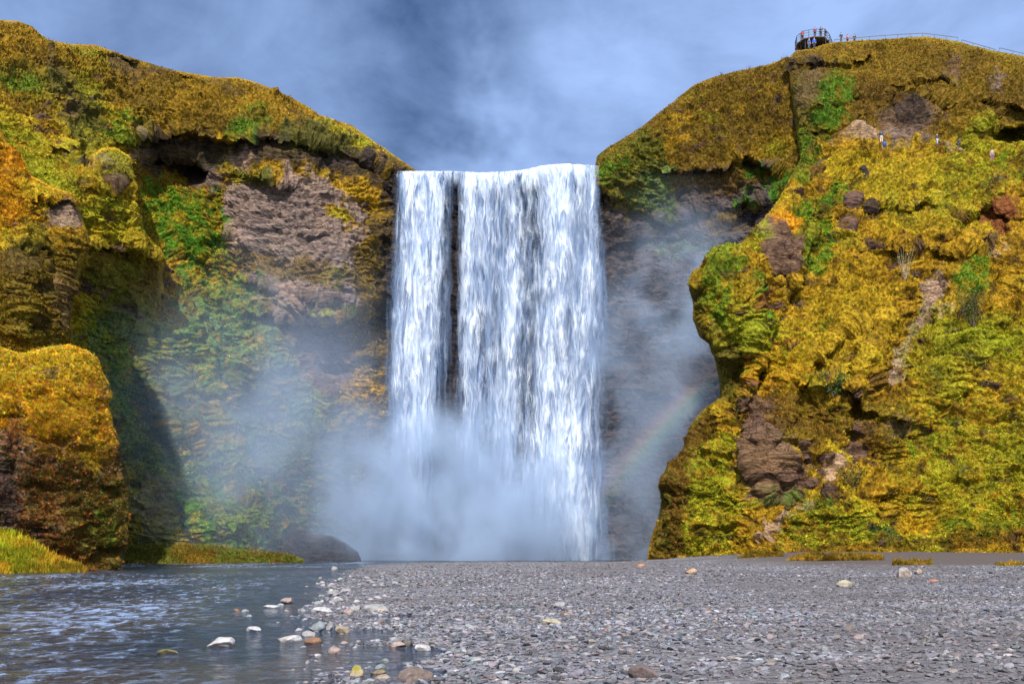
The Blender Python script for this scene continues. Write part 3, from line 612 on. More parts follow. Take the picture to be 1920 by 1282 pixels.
# --- outcrops standing on the right hill
def outcrop(outline, depth, base, label, name='rock_outcrop', **kw):
    ol = np.array(outline); c = ol.mean(0); s = spot(right, *c); D0 = s[1] - depth
    ctrl = [(x, y, D0 + .6) for x, y in outline] + [(c[0], c[1], D0 - .4), (c[0], ol[:, 1].max(), D0 - .2), (c[0], ol[:, 1].min(), D0 + .5)]
    return land(name, outline, ctrl, base, step=1.1, round_w=10, round_R=1.3, amp=.22, rockamp=.5, margin=14, kind='thing', label=label, cat='rock', warp=4, back=.03, **kw)
outcrop([(1581, 366), (1590, 360), (1604, 357), (1618, 361), (1623, 372), (1620, 384), (1612, 400), (1596, 404), (1586, 398), (1580, 382)], 1.5, ('tuff', ('rock', .1, .4), ('moss', .2, .5)), 'flat topped rock pillar standing out of the grassy right hill', seed=11.)
outcrop([(1578, 410), (1596, 402), (1612, 412), (1606, 436), (1590, 462), (1572, 470), (1562, 458), (1566, 432)], 1.2, ('tuff', ('orange', .0, .4), ('brown', .1, .4)), 'leaning rock slab with orange lichen just below the flat topped pillar', seed=12.)
outcrop([(1514, 318), (1534, 304), (1552, 310), (1546, 330), (1528, 346), (1514, 340)], .9, ('tuff', ('brown', .0, .4), ('rock', .2, .5)), 'squat brown rock leaning on the slope up and left of the flat topped pillar', seed=13.)
outcrop([(1612, 314), (1622, 308), (1634, 320), (1640, 345), (1628, 350), (1614, 342)], .8, ('rock_and_shade', ('rock', .0, .4)), 'narrow dark rock rib below the hill path and the standing walkers', seed=14.)

# ================================================================== GRASS
tufts('grass', right, 150000, h=(.12, .34), blades=6, width=.034, leafsize=.17, hue=.42, label='golden grass and leafy plants covering the right hillside')
tufts('grass', r2, 44000, h=(.14, .38), blades=5, width=.040, hue=.48, box=(1110, 60, 1640, 560), label='brown grass and hanging plants on the brow right of the falls')
tufts('grass', left, 84000, h=(.13, .36), blades=5, width=.038, hue=.48, label='golden grass and green plants over the high left hill')
tufts('grass', spur, 40000, h=(.12, .34), blades=5, width=.036, hue=.48, label='tawny grass on the stepped spur')
tufts('grass', shoulder, 34000, h=(.10, .30), blades=6, width=.05, label='orange grass on the shoulder above the mossy boulder')
tufts('moss', boulder, 52000, h=(.12, .34), blades=9, width=.020, parent=boulder['obj'], leafsize=.13, lean=.7, hue=.32, droop=.4,
      flowers=[((.42, .10, .015), .10), ((.40, .16, .13), .05), ((.10, .15, .02), .08), ((.14, .05, .02), .04)])
tufts('grass', bank, 9000, h=(.3, .75), blades=8, width=.03, label='long grass on the near bank under the mossy boulder', lean=.4, hue=.3, droop=.0)
tufts('grass', far_bank, 4000, h=(.25, .5), blades=5, width=.07, label='short grass on the flat far shore', hue=.25)

# ================================================================== PLANTS, TURF, RIDGE FURNITURE, PEOPLE
def turf(outline, D, label, n=500, base=('dull', ('moss', -.1, .4), ('gold', .0, .5)), hh=(.2, .5)):
    ol = np.array(outline); ctrl = [(x, y, D - .6 + 1.2 * (ol[:, 1].max() - y) / max(np.ptp(ol[:, 1]), 1)) for x, y in outline] + [(*ol.mean(0), D - .6)]
    S = land('grass_clump', outline, ctrl, base, step=1.2, round_w=8, round_R=.9, amp=.10, rockamp=.1, margin=10, kind='thing', label=label, cat='grass clump', warp=3, back=.01, seed=20. + outline[0][0] % 7)
    tufts('blades', S, n, h=hh, blades=7, width=.03, parent=S['obj'], lean=.45, droop=.1)
turf([(1672, 1062), (1673, 1051), (1690, 1048), (1720, 1049), (1746, 1050), (1748, 1064)], 77, 'small oblong tuft of grass standing alone on the dark sand', 300)
turf([(1862, 1074), (1866, 1059), (1890, 1053), (1960, 1051), (2000, 1055), (2000, 1076)], 74, 'long grass clump at the edge of the dark sand right of the cracked rock', 600)
turf([(1478, 1052), (1484, 1042), (1520, 1036), (1560, 1038), (1610, 1036), (1655, 1040), (1657, 1054)], 90, 'low strip of orange grass between the dark sand and the hill foot', 900, ('dull', ('gold', .0, .5), ('brown', .0, .5)))
turf([(1376, 1062), (1382, 1046), (1400, 1034), (1440, 1032), (1468, 1040), (1474, 1050), (1450, 1060)], 97, 'bushy mound of yellow grass at the lower end of the earthen path', 900, ('dull', ('gold', .0, .4), ('moss', .0, .5)))

M_BARK = plain_mat('bark', (.10, .07, .05)); M_DRY = plain_mat('dry_twig', (.30, .22, .15))
def shrub(px, py, wpx, hpx, leafc, label, nleaf=900, stems=14, pale=False, name='shrub'):
    p = spot(right, px, py); mpp = p[1] / F; w, h = wpx * mpp, hpx * mpp
    root = empty(name, p); tag(root, label, 'shrub' if name == 'shrub' else 'plant')
    rs = np.random.default_rng(int(px)); V, Fc = [], []; tips = []
    for k in range(stems):
        a = rs.uniform(0, 2 * pi); e = np.array([cos(a) * w * .5 * rs.uniform(.2, 1), -.3 + sin(a) * w * .3, h * rs.uniform(.6, 1.0)])
        prev = np.array([0, 0, -.2]); r0 = .045
        for t in (.35, .7, 1.0):
            q = e * np.array([t ** .8, t ** .8, t]) + rs.normal(size=3) * .06; r1 = r0 * .62
            i0 = len(V)
            for c_, r_ in ((prev, r0), (q, r1)):
                for b_ in range(4): V.append(c_ + np.array([cos(b_ * pi / 2) * r_, sin(b_ * pi / 2) * r_, 0]))
            for b_ in range(4): Fc.append((i0 + b_, i0 + (b_ + 1) % 4, i0 + 4 + (b_ + 1) % 4, i0 + 4 + b_))
            prev, r0 = q, r1; tips.append(q)
    mesh_obj('branches', np.array(V), np.array(Fc), M_DRY if pale else M_BARK, root, True)
    if nleaf:
        tips = np.array(tips); c = tips[rs.integers(0, len(tips), nleaf)] + rs.normal(size=(nleaf, 3)) * np.array([w, w * .6, h]) * .10
        d = rs.normal(size=(nleaf, 3)); d /= np.linalg.norm(d, axis=1)[:, None]; e = np.cross(d, rs.normal(size=(nleaf, 3))); e /= np.linalg.norm(e, axis=1)[:, None]
        s_ = rs.uniform(.06, .16, nleaf)[:, None] * min(1.2, w / 2)
        Vl = np.stack([c - d * s_, c - e * s_ * .5, c + d * s_, c + e * s_ * .5], 1).reshape(-1, 3)
        cc = np.array(leafc) * np.exp(rs.normal(size=(nleaf, 1)) * .3)
        mesh_obj('foliage', Vl, np.arange(nleaf * 4).reshape(-1, 4), M_PLANT, root, False, dict(col=np.repeat(cc, 4, 0)))
    return root
shrub(1825, 622, 62, 70, (.075, .095, .020), 'large dark grey green bush beside the pale scree path')
shrub(1565, 742, 52, 46, (.055, .085, .020), 'rounded dark green bush on the brown ledge low on the hill', 800)
shrub(1690, 535, 46, 60, (.13, .12, .03), 'sparse half bare bush with pale twigs above the scree path', 200, 16, True)
shrub(1412, 615, 34, 26, (.05, .12, .015), 'small bright green bush tucked in the hollow of the overhanging prow', 400, 8)
shrub(1600, 922, 50, 42, (.10, .085, .02), 'low brown green bush on the slope beside the short earth gully', 500, 10)
for x_, y_, h_, lab in ((1471, 121, 12, 'thin weed on the skyline just left of the lookout platform'), (1404, 134, 9, 'spiky weed on the skyline halfway between falls and lookout'), (1352, 146, 8, 'small weed on the skyline of the brow above the overhang')):
    o_ = shrub(x_, y_, 12, h_, (.06, .07, .02), lab, 40, 6, False, 'weed')
    q_ = spot(r2, x_, y_); o_.location = [float(v) for v in q_]

M_STEEL = plain_mat('dark_steel', (.035, .033, .035), .55, .2); M_RAIL = plain_mat('grey_rail', (.10, .10, .11), .5, .2, 8, .3); M_DECK = plain_mat('deck_planks', (.07, .055, .045), .8, .35, 5)
def bar(bm, a, b, r, n=6):
    a, b = Vector([float(v) for v in a]), Vector([float(v) for v in b]); d = b - a
    m = Matrix.Translation((a + b) / 2) @ d.to_track_quat('Z', 'Y').to_matrix().to_4x4()
    bmesh.ops.create_cone(bm, cap_ends=True, segments=n, radius1=r, radius2=r, depth=d.length, matrix=m)
def bars(name, segs, r, mat, parent, n=6):
    o0 = np.array(parent.location)
    bm = bmesh.new()
    for a, b in segs: bar(bm, np.array(a) - o0, np.array(b) - o0, r, n)
    return bm_obj(name, bm, mat, parent)
DZ = EYE + (HY - 68) / F * 160.0
def dk(px, D, dz=0): return np.array([(px - HX) / F * D, D, DZ + dz])
plat = empty('lookout_platform', dk(1525, 162, -2)); tag(plat, 'dark steel lookout platform with railing jutting over the top of the right hill', 'platform')
corn = [dk(1491, 164.2), dk(1494, 162.2), dk(1507, 160.6), dk(1526, 160), dk(1546, 160), dk(1555, 161.6), dk(1561, 164.2)]
bm = bmesh.new(); o0 = np.array(plat.location)
lo_ = [bm.verts.new(Vector((c - o0 + np.array([0, 0, -.16])).tolist())) for c in corn]; hi_ = [bm.verts.new(Vector((c - o0).tolist())) for c in corn]
bm.faces.new(lo_[::-1]); bm.faces.new(hi_)
for k in range(len(corn)): bm.faces.new((lo_[k], lo_[(k + 1) % 7], hi_[(k + 1) % 7], hi_[k]))
bmesh.ops.recalc_face_normals(bm, faces=bm.faces)
bm_obj('deck', bm, M_DECK, plat)
for px_ in (1502, 1516, 1530, 1544, 1553):
    bars('joist', [(dk(px_, 160.6 if px_ > 1505 else 162, -.28), dk(px_, 164.4, -.28))], .13, M_STEEL, plat, 4)
for a_, b_ in ((0, 1), (2, 3), (4, 5)):
    pass
for px_, D_ in ((1494, 162.4), (1510, 160.8), (1527, 160.3), (1548, 160.4), (1557, 162.2)):
    bars('support_post', [(dk(px_, D_, -.16), dk(px_, D_ + 1.6, -5.0))], .10, M_STEEL, plat)
path_ = []
for k in range(len(corn) - 1):
    for t in (0, .5): path_.append(corn[k] * (1 - t) + corn[k + 1] * t)
path_.append(corn[-1])
up_ = np.array([0, 0, 1.0])
for c in path_: bars('railing_post', [(c - up_ * .3, c + up_ * 1.15)], .045, M_STEEL, plat)
bars('top_rail', [(path_[k] + up_ * 1.15, path_[k + 1] + up_ * 1.15) for k in range(len(path_) - 1)], .05, M_STEEL, plat)
for hgt in (.35, .75): bars('middle_rail', [(path_[k] + up_ * hgt, path_[k + 1] + up_ * hgt) for k in range(len(path_) - 1)], .03, M_STEEL, plat)

def ridge_fence(pts, label):
    P_ = []
    for (px, py) in pts: P_.append(at(px, py, 162.5))
    f = empty('railing', P_[0] - up_ * 1.0); tag(f, label, 'railing', 'hand rails along the ridge')
    tot = []
    for k in range(len(P_) - 1):
        n_ = max(1, int(round(np.linalg.norm(P_[k + 1] - P_[k]) / 2.25)))
        for i_ in range(n_): tot.append(P_[k] + (P_[k + 1] - P_[k]) * i_ / n_)
    tot.append(P_[-1])
    bars('rail', [(P_[k], P_[k + 1]) for k in range(len(P_) - 1)], .055, M_RAIL, f)
    for c in tot: bars('post', [(c - up_ * 1.9, c)], .045, M_RAIL, f)
ridge_fence([(1564, 75), (1600, 71.5), (1660, 66.5), (1730, 62.5), (1796, 70.5)], 'long grey hand rail curving over the summit right of the lookout')
ridge_fence([(1803, 75), (1866, 93)], 'middle grey hand rail sloping down the ridge right of the summit')
ridge_fence([(1874, 90), (1925, 102), (1990, 118)], 'last grey hand rail running out of the picture on the right')

SKIN = plain_mat('skin', (.42, .26, .19), .6, .1); HAIRM = {}
def cloth(c):
    k = tuple(c)
    if k not in HAIRM: HAIRM[k] = plain_mat('cloth', c, .85, .15, 12)
    return HAIRM[k]
def skin_mesh(name, chains, mat, parent, sub=1):
    """chains: lists of (point key, (x, y, z), radius); keys shared between chains join"""
    idx, co, rad, ed = {}, [], [], []
    for ch in chains:
        prev = None
        for key, p, r in ch:
            if key not in idx: idx[key] = len(co); co.append(p); rad.append(r)
            if prev is not None: ed.append((idx[prev], idx[key]))
            prev = key
    me = bpy.data.meshes.new(name); me.from_pydata(co, ed, []); o = bpy.data.objects.new(name, me); COL.objects.link(o); o.parent = parent
    me.materials.append(mat)
    md = o.modifiers.new('Skin', 'SKIN'); md.use_smooth_shade = True
    if not me.skin_vertices: me.skin_vertices.new() if hasattr(me.skin_vertices, 'new') else None
    for i, r in enumerate(rad):
        v = me.skin_vertices[0].data[i]; v.radius = (r, r); v.use_root = (i == 0)
    sb = o.modifiers.new('Subdivision', 'SUBSURF'); sb.levels = sub; sb.render_levels = sub
    return o
def person(loc, rot, top, legs, label, pose='stand', hair=(.05, .035, .025), scale=1.0, hood=None):
    root = empty('person', loc); root.rotation_euler = (0, 0, rot); root.scale = (scale,) * 3; tag(root, label, 'person', None)
    J = dict(pel=(0, 0, .94), bel=(0, 0, 1.10), che=(0, .01, 1.32), nek=(0, .0, 1.48), hd0=(0, -.02, 1.58), hd1=(0, -.015, 1.67), nose=(0, -.11, 1.60))
    crouch = pose == 'crouch'
    for sgn, n in ((-1, 'l'), (1, 'r')):
        J['hip' + n] = (sgn * .09, 0, .88); J['kne' + n] = (sgn * .10, -.03, .49); J['ank' + n] = (sgn * .11, .03, .09); J['toe' + n] = (sgn * .12, -.14, .04)
        J['sho' + n] = (sgn * .18, .01, 1.40)
        if pose == 'lean': J['elb' + n] = (sgn * .25, -.14, 1.18); J['wri' + n] = (sgn * .16, -.36, 1.14); hdir = (0, -1, -.1)
        elif pose == 'camera': J['elb' + n] = (sgn * .27, -.16, 1.24); J['wri' + n] = (sgn * .09, -.27, 1.50); hdir = (-sgn * .4, -.3, .9)
        else: J['elb' + n] = (sgn * .25, .04, 1.12); J['wri' + n] = (sgn * .24, -.08, .88); hdir = (0, -.3, -1)
        J['hdir' + n] = hdir
    if pose == 'walk': J['knel'] = (-.10, -.20, .52); J['ankl'] = (-.11, -.22, .10); J['toel'] = (-.12, -.38, .06); J['kner'] = (.1, .06, .48); J['ankr'] = (.11, .28, .13); J['toer'] = (.12, .14, .04)
    if crouch:
        dz = -.46
        for k in list(J):
            if k[:3] in ('pel', 'bel', 'che', 'nek', 'hd0', 'hd1', 'nos', 'sho', 'elb', 'wri', 'hip'):
                x, y, z = J[k]; J[k] = (x, y + .18 - max(0, z - .94) * .55, z + dz - max(0, z - .94) * .12)
        for sgn, n in ((-1, 'l'), (1, 'r')): J['kne' + n] = (sgn * .16, -.28, .50)
    c = lambda k, r: (k, J[k], r)
    ch = [[c('pel', .12), c('bel', .11), c('che', .125), c('nek', .05), c('hd0', .085), c('hd1', .08)], [c('hd0', .085), c('nose', .018)]]
    for n in 'lr':
        ch.append([c('pel', .12), c('hip' + n, .085), c('kne' + n, .055), c('ank' + n, .04), c('toe' + n, .04)])
        w_ = Vector(J['wri' + n]); hd = Vector(J['hdir' + n]).normalized(); sd_ = hd.cross(Vector((0, 1, .2))).normalized()
        pal = w_ + hd * .07
        ch.append([c('che', .125), c('sho' + n, .06), c('elb' + n, .042), c('wri' + n, .03), ('pal' + n, tuple(pal), .032)])
        for f, (o_, l_) in enumerate(((-.03, .075), (-.01, .09), (.01, .085), (.03, .065))):
            b0 = pal + sd_ * o_ + hd * .03; b1 = b0 + hd * l_ * .6; b2 = b1 + (hd * .7 + Vector((0, -.4, 0))) * l_ * .5
            ch.append([('pal' + n, tuple(pal), .032), (f'a{n}{f}', tuple(b0), .010), (f'b{n}{f}', tuple(b1), .009), (f'c{n}{f}', tuple(b2), .008)])
        tb = w_ + hd * .03 + sd_ * .045; ch.append([('wri' + n, J['wri' + n], .03), ('t' + n, tuple(tb), .012), ('u' + n, tuple(tb + sd_ * .02 + hd * .04), .010)])
    skin_mesh('body', ch, SKIN, root)
    jk = [[c('pel', .15), c('bel', .15), c('che', .17), ('col', tuple(Vector(J['che']) * .35 + Vector(J['nek']) * .65), .085)]]
    for n in 'lr':
        e, w_ = Vector(J['elb' + n]), Vector(J['wri' + n]); jk.append([c('che', .17), c('sho' + n, .085), c('elb' + n, .065), ('cuf' + n, tuple(e.lerp(w_, .93)), .05)])
    skin_mesh('jacket', jk, cloth(top), root)
    tr = []
    for n in 'lr': tr.append([c('pel', .14), c('hip' + n, .11), c('kne' + n, .08), ('hem' + n, tuple(Vector(J['kne' + n]).lerp(Vector(J['ank' + n]), .92)), .065)])
    skin_mesh('trousers', tr, cloth(legs), root)
    for n in 'lr': skin_mesh('shoe', [[('h', tuple(Vector(J['ank' + n]) + Vector((0, .03, -.03))), .055), ('t', J['toe' + n], .048)]], cloth((.04, .035, .03)), root)
    bm = bmesh.new(); bmesh.ops.create_icosphere(bm, subdivisions=2, radius=.118)
    bmesh.ops.delete(bm, geom=[v for v in bm.verts if v.co.z < -.02 and v.co.y < .03 or v.co.z < -.08], context='VERTS')
    for v in bm.verts: v.co += Vector(J['hd1']) + Vector((0, .025, -.005))
    bm_obj('hood' if hood else 'hair', bm, cloth(hood or hair), root, True)
    return root
def on(S, px, py, back=0.0):
    p = spot(S, px, py); p = p + np.array([0, back, 0]); return p
NAVY, BLUE, RED, PURP, BLK = (.02, .03, .07), (.03, .10, .40), (.55, .05, .025), (.16, .035, .13), (.022, .022, .026)
JEAN, BEIGE, DKJ = (.05, .08, .16), (.50, .42, .31), (.025, .03, .05)
def pd(px, D, dz=0): return dk(px, D, dz + .005)
person(pd(1504, 161.6), .2, RED, BLK, 'person in a red jacket at the left rail of the lookout platform', 'lean')
person(pd(1528, 160.5), -.1, PURP, DKJ, 'person in a purple jacket standing at the front of the lookout platform', 'stand', hood=PURP)
person(pd(1539, 160.45), .3, (.09, .07, .05), BLK, 'person in a dark brown jacket raising a camera on the lookout platform', 'camera')
person(pd(1547, 161.1), .9, BLK, (.10, .09, .07), 'person in black leaning on the right rail of the lookout platform', 'lean')
gz = on(right, 1518, 94, -.0); person(at(1517, 92, 158.2), .1, (.04, .07, .22), JEAN, 'person in a dull blue coat on the grass below the platform', 'stand', hood=(.04, .07, .2))
person(at(1526.5, 91, 158.0), -.2, (.02, .08, .55), DKJ, 'person in a bright blue jacket on the grass below the platform', 'stand')
person(at(1577, 81, 163.2), 0, NAVY, DKJ, 'person in dark clothes standing behind the ridge next to the platform', 'stand')
person(at(1589, 85, 163.4), .6, RED, BLK, 'person in red seen over the ridge beside the hand rail start', 'lean')
person(at(1602, 84, 163.4), -.5, BLK, BLK, 'person in black low behind the ridge right of the red one', 'stand')
for px_, py_, rot, top, leg, lab, ps in ((1644, 284, 2.8, NAVY, BEIGE, 'person in a dark jacket and cream trousers on the hill path by the rock face', 'stand'), (1656, 283, 0, BLUE, JEAN, 'child in blue beside the walker in cream trousers', 'crouch'),
        (1748, 297, .4, NAVY, (.22, .30, .40), 'person in a navy jacket and light jeans walking the hill path', 'walk'), (1790, 293, 1.2, (.05, .035, .05), DKJ, 'person in dark clothes crouching on the reddish path', 'crouch'),
        (1861, 298, -.3, (.35, .22, .20), (.16, .10, .14), 'person in a pale pinkish top farthest right on the hill path', 'stand')):
    p_ = on(right, px_, py_); person(p_ + np.array([0, -.35, -.03]), rot, top, leg, lab, ps)

# ================================================================== GROUND, RIVER
SH = np.array([(5.0, -.8), (12.3, -2.05), (18, -3.1), (23.7, -4.4), (28, -5.4), (36, -6.5), (50, -8.9), (75, -12.2), (100, -14.8), (112, -15), (300, -15)])
def ground_z(x, y):
    xs = np.interp(y, SH[:, 0], SH[:, 1]) + 0.9 * fbm(np.stack([y / 6.0, y * 0 + 2, y * 0], -1), 3) * sm(10, 30, y)
    s = x - xs
    bankz = np.where(s > 0, .34 * (1 - np.exp(-np.maximum(s, 0) / 5.5)), np.maximum(.07 * s, -.8))
    rise = .12 * sm(6, 40, x) * sm(40, 80, y) + .95 * sm(82, 106, y) * sm(8, 34, x)
    end = sm(104, 116, y + 3.0 * fbm(np.stack([x / 9.0, y / 40.0, y * 0 + 5], -1), 3) - 10 * sm(12, 30, x)) * (1 - sm(22, 40, x))
    z = bankz + rise * (s > 0) - end * .9
    P = np.stack([x, y, x * 0], -1)
    for (cx, cy, rx, ry, dp) in ((-1.75, 15.9, .75, 1.3, .26), (-1.45, 13.2, .55, .6, .24), (-2.9, 19.5, .8, 1.3, .18), (-2.6, 24.5, 1.2, 1.2, .18)):
        z = z - dp * np.exp(-((x - cx) / rx) ** 2 - ((y - cy) / ry) ** 2)
    z = z + .07 * fbm(P / 3.1, 3) * (1 + .6 * sm(20, 60, y)) + .025 * fbm(P / .7 + 4, 2)
    return z
ang = np.linspace(-46, 46, 420); rad = np.concatenate([np.linspace(2, 11, 14), np.exp(np.linspace(np.log(11.2), np.log(190), 330)), [260, 500, 1200, 3000]])
A, R = np.meshgrid(np.radians(ang), rad); gx, gy = R * np.tan(A), R
zg = ground_z(gx.ravel(), gy.ravel()); zg = np.where(gy.ravel() > 170, -1.5, zg)
Pg = np.stack([gx.ravel(), gy.ravel(), zg], -1)
ii = np.arange(Pg.shape[0]).reshape(R.shape)
Q = np.stack([ii[:-1, :-1], ii[:-1, 1:], ii[1:, 1:], ii[1:, :-1]], -1).reshape(-1, 4)
def fine_patch(x, y):
    P = np.stack([x / 11.0, y / 6.0, x * 0 + 7], -1)
    return sm(-.05, .40, fbm(P, 4) + .22 * sm(2, 9, x) - .05)
def ground_mat():
    m, nt, b, out = new_mat('river_gravel')
    geo = nt.nodes.new('ShaderNodeTexCoord').outputs['Object']
    v = N(nt, 'ShaderNodeTexVoronoi'); v.inputs['Scale'].default_value = 7.0; nt.links.new(geo, v.inputs['Vector'])
    v2 = N(nt, 'ShaderNodeTexVoronoi'); v2.inputs['Scale'].default_value = 2.6; nt.links.new(geo, v2.inputs['Vector'])
    big = noise(nt, mapping(nt, geo, (.5, 1, 1)), .16, 4, .6)
    sep = N(nt, 'ShaderNodeSeparateColor'); nt.links.new(v.outputs['Color'], sep.inputs[0])
    sep2 = N(nt, 'ShaderNodeSeparateColor'); nt.links.new(v2.outputs['Color'], sep2.inputs[0])
    g = mixc(nt, sep.outputs[0], (.055, .056, .070), (.155, .155, .18))
    g = mixc(nt, math_(nt, 'MULTIPLY', sep2.outputs[1], .5), g, (.15, .14, .15))
    g = mixc(nt, maprange(nt, big, .48, .66, 0, .65), g, (.135, .105, .10))
    g = mixc(nt, math_(nt, 'MULTIPLY', attr(nt, 'fine', True), .8), g, (.080, .072, .078))
    g = mixc(nt, attr(nt, 'sand', True), g, (.062, .050, .050))
    nt.links.new(g, b.inputs['Base Color'])
    b.inputs['Roughness'].default_value = .85; b.inputs['Specular IOR Level'].default_value = .25
    h = math_(nt, 'ADD', v.outputs['Distance'], math_(nt, 'MULTIPLY', v2.outputs['Distance'], 1.2))
    inv = math_(nt, 'MULTIPLY', h, math_(nt, 'SUBTRACT', attr(nt, 'sand', True), 1.0))
    bp = N(nt, 'ShaderNodeBump'); bp.inputs['Strength'].default_value = .9; bp.inputs['Distance'].default_value = .08
    nt.links.new(inv, bp.inputs['Height']); nt.links.new(bp.outputs[0], b.inputs['Normal'])
    return m
X_, Y_ = Pg[:, 0], Pg[:, 1]
sand = sm(70, 80, Y_ + 6 * fbm(Pg / 8.0, 3) + .18 * (X_ - 40)) * sm(18, 27, X_ + 3 * fbm(Pg / 5.0 + 8, 3))
ground = mesh_obj('gravel_ground', Pg, Q, ground_mat(), None, True, dict(sand=sand, fine=fine_patch(X_, Y_)))
tag(ground, 'wide flat bank of grey river gravel with dark sand near the hill', 'gravel', kind='structure')

def water_mat():
    m, nt, b, out = new_mat('river_water')
    geo = nt.nodes.new('ShaderNodeTexCoord').outputs['Object']
    big = noise(nt, mapping(nt, geo, (.22, .07, 1)), 1.0, 3, .5)
    foam_glint = noise(nt, mapping(nt, geo, (1.0, .55, 1)), 2.6, 7, .74, .6)
    s_ = math_(nt, 'ADD', math_(nt, 'MULTIPLY', foam_glint, .7), math_(nt, 'MULTIPLY', big, .3))
    fo = maprange(nt, s_, .50, .61, 0, .70)
    fo = math_(nt, 'MULTIPLY', fo, attr(nt, 'foam_glint', True))
    c = mixc(nt, maprange(nt, big, .4, .6, 0, 1), (.010, .020, .040), (.034, .030, .030))
    c = mixc(nt, fo, c, (.24, .34, .56))  # streaks: real foam plus sky glints put into the water colour
    nt.links.new(c, b.inputs['Base Color'])
    rr = maprange(nt, fo, 0, 1, .08, .5, False); nt.links.new(rr, b.inputs['Roughness'])
    b.inputs['IOR'].default_value = 1.33
    h1 = noise(nt, mapping(nt, geo, (1.0, .8, 1)), 2.2, 5, .62, .4)
    bp = N(nt, 'ShaderNodeBump'); bp.inputs['Strength'].default_value = 1.0; bp.inputs['Distance'].default_value = .32
    nt.links.new(h1, bp.inputs['Height']); nt.links.new(bp.outputs[0], b.inputs['Normal'])
    return m
ang = np.linspace(-44, 30, 420); rad = np.exp(np.linspace(np.log(7.0), np.log(175), 420))
A, R = np.meshgrid(np.radians(ang), rad); wx, wy = (R * np.tan(A)).ravel(), R.ravel()
Pw = np.stack([wx, wy, wx * 0], -1)
fo_attr = np.clip(sm(4, -9, wx + .10 * (wy - 20)) * 1.0, 0, 1) * (1 - .75 * sm(60, 72, wy) * (1 - sm(84, 95, wy))) + .5 * sm(95, 110, wy)
sh_d = np.interp(wy, SH[:, 0], SH[:, 1]) - wx
calm = sm(.2, 5, sh_d)
amp_w = (.05 + .06 * sm(12, 40, wy)) * (.15 + .85 * calm)
Pw[:, 2] = amp_w * (fbm(np.stack([wx / 1.6, wy / 1.0, wx * 0], -1), 3) + .6 * fbm(np.stack([wx / 5, wy / 3.0, wx * 0 + 4], -1), 2))
ii = np.arange(len(Pw)).reshape(R.shape)
Q = np.stack([ii[:-1, :-1], ii[:-1, 1:], ii[1:, 1:], ii[1:, :-1]], -1).reshape(-1, 4)
river = mesh_obj('river', Pw, Q, water_mat(), None, True, dict(foam_glint=np.clip(fo_attr, 0, 1) * (.2 + .8 * calm)))
tag(river, 'rippling blue grey river flowing out of the plunge pool', 'river', kind='structure')

# ================================================================== STONES
def ico(sub):
    bm = bmesh.new(); bmesh.ops.create_icosphere(bm, subdivisions=sub, radius=1.0)
    V = np.array([v.co[:] for v in bm.verts]); Fc = np.array([[v.index for v in f.verts] for f in bm.faces]); bm.free(); return V, Fc
def rough_stone(V, seed, sq=.75):
    d = V / np.linalg.norm(V, axis=1)[:, None]
    out = d.copy()
    rs = np.random.default_rng(seed)
    for k in range(9):                               # chop flat facets
        n = rs.normal(size=3); n /= np.linalg.norm(n); h = rs.uniform(.46, .86)
        t = out @ n; over = np.maximum(t - h, 0); out = out - n * (over * .9)[:, None]
    out = out * (1 + .14 * fbm(d * 1.7 + seed, 3) + .05 * fbm(d * 5 + seed * 2, 2))[:, None]
    return out
def stone_mat():
    m, nt, b, out = new_mat('river_stone')
    geo = nt.nodes.new('ShaderNodeTexCoord').outputs['Object']
    c = attr(nt, 'col')
    n1 = noise(nt, geo, 9.0, 5, .65); n2 = noise(nt, geo, 38.0, 3, .6)
    f = math_(nt, 'MULTIPLY', maprange(nt, n1, .3, .7, .72, 1.22), maprange(nt, n2, .3, .7, .85, 1.15))
    nt.links.new(mixc(nt, 1.0, c, f, 'MULTIPLY'), b.inputs['Base Color'])
    b.inputs['Roughness'].default_value = .75; b.inputs['Specular IOR Level'].default_value = .3
    bp = N(nt, 'ShaderNodeBump'); bp.inputs['Strength'].default_value = .5; bp.inputs['Distance'].default_value = .02
    nt.links.new(math_(nt, 'ADD', n1, math_(nt, 'MULTIPLY', n2, .4)), bp.inputs['Height']); nt.links.new(bp.outputs[0], b.inputs['Normal'])
    return m
M_STONE = stone_mat()
def stone_cols(n, rng):
    base = np.array([(.096, .098, .122), (.165, .165, .195), (.052, .053, .070), (.120, .102, .114), (.085, .102, .122), (.17, .145, .138), (.030, .030, .036), (.13, .09, .07)])
    p = np.array([.30, .20, .19, .10, .08, .055, .06, .015]); k = rng.choice(len(base), n, p=p)
    return base[k] * np.exp(rng.normal(size=(n, 1)) * .22) * np.exp(rng.normal(size=(n, 3)) * .03)
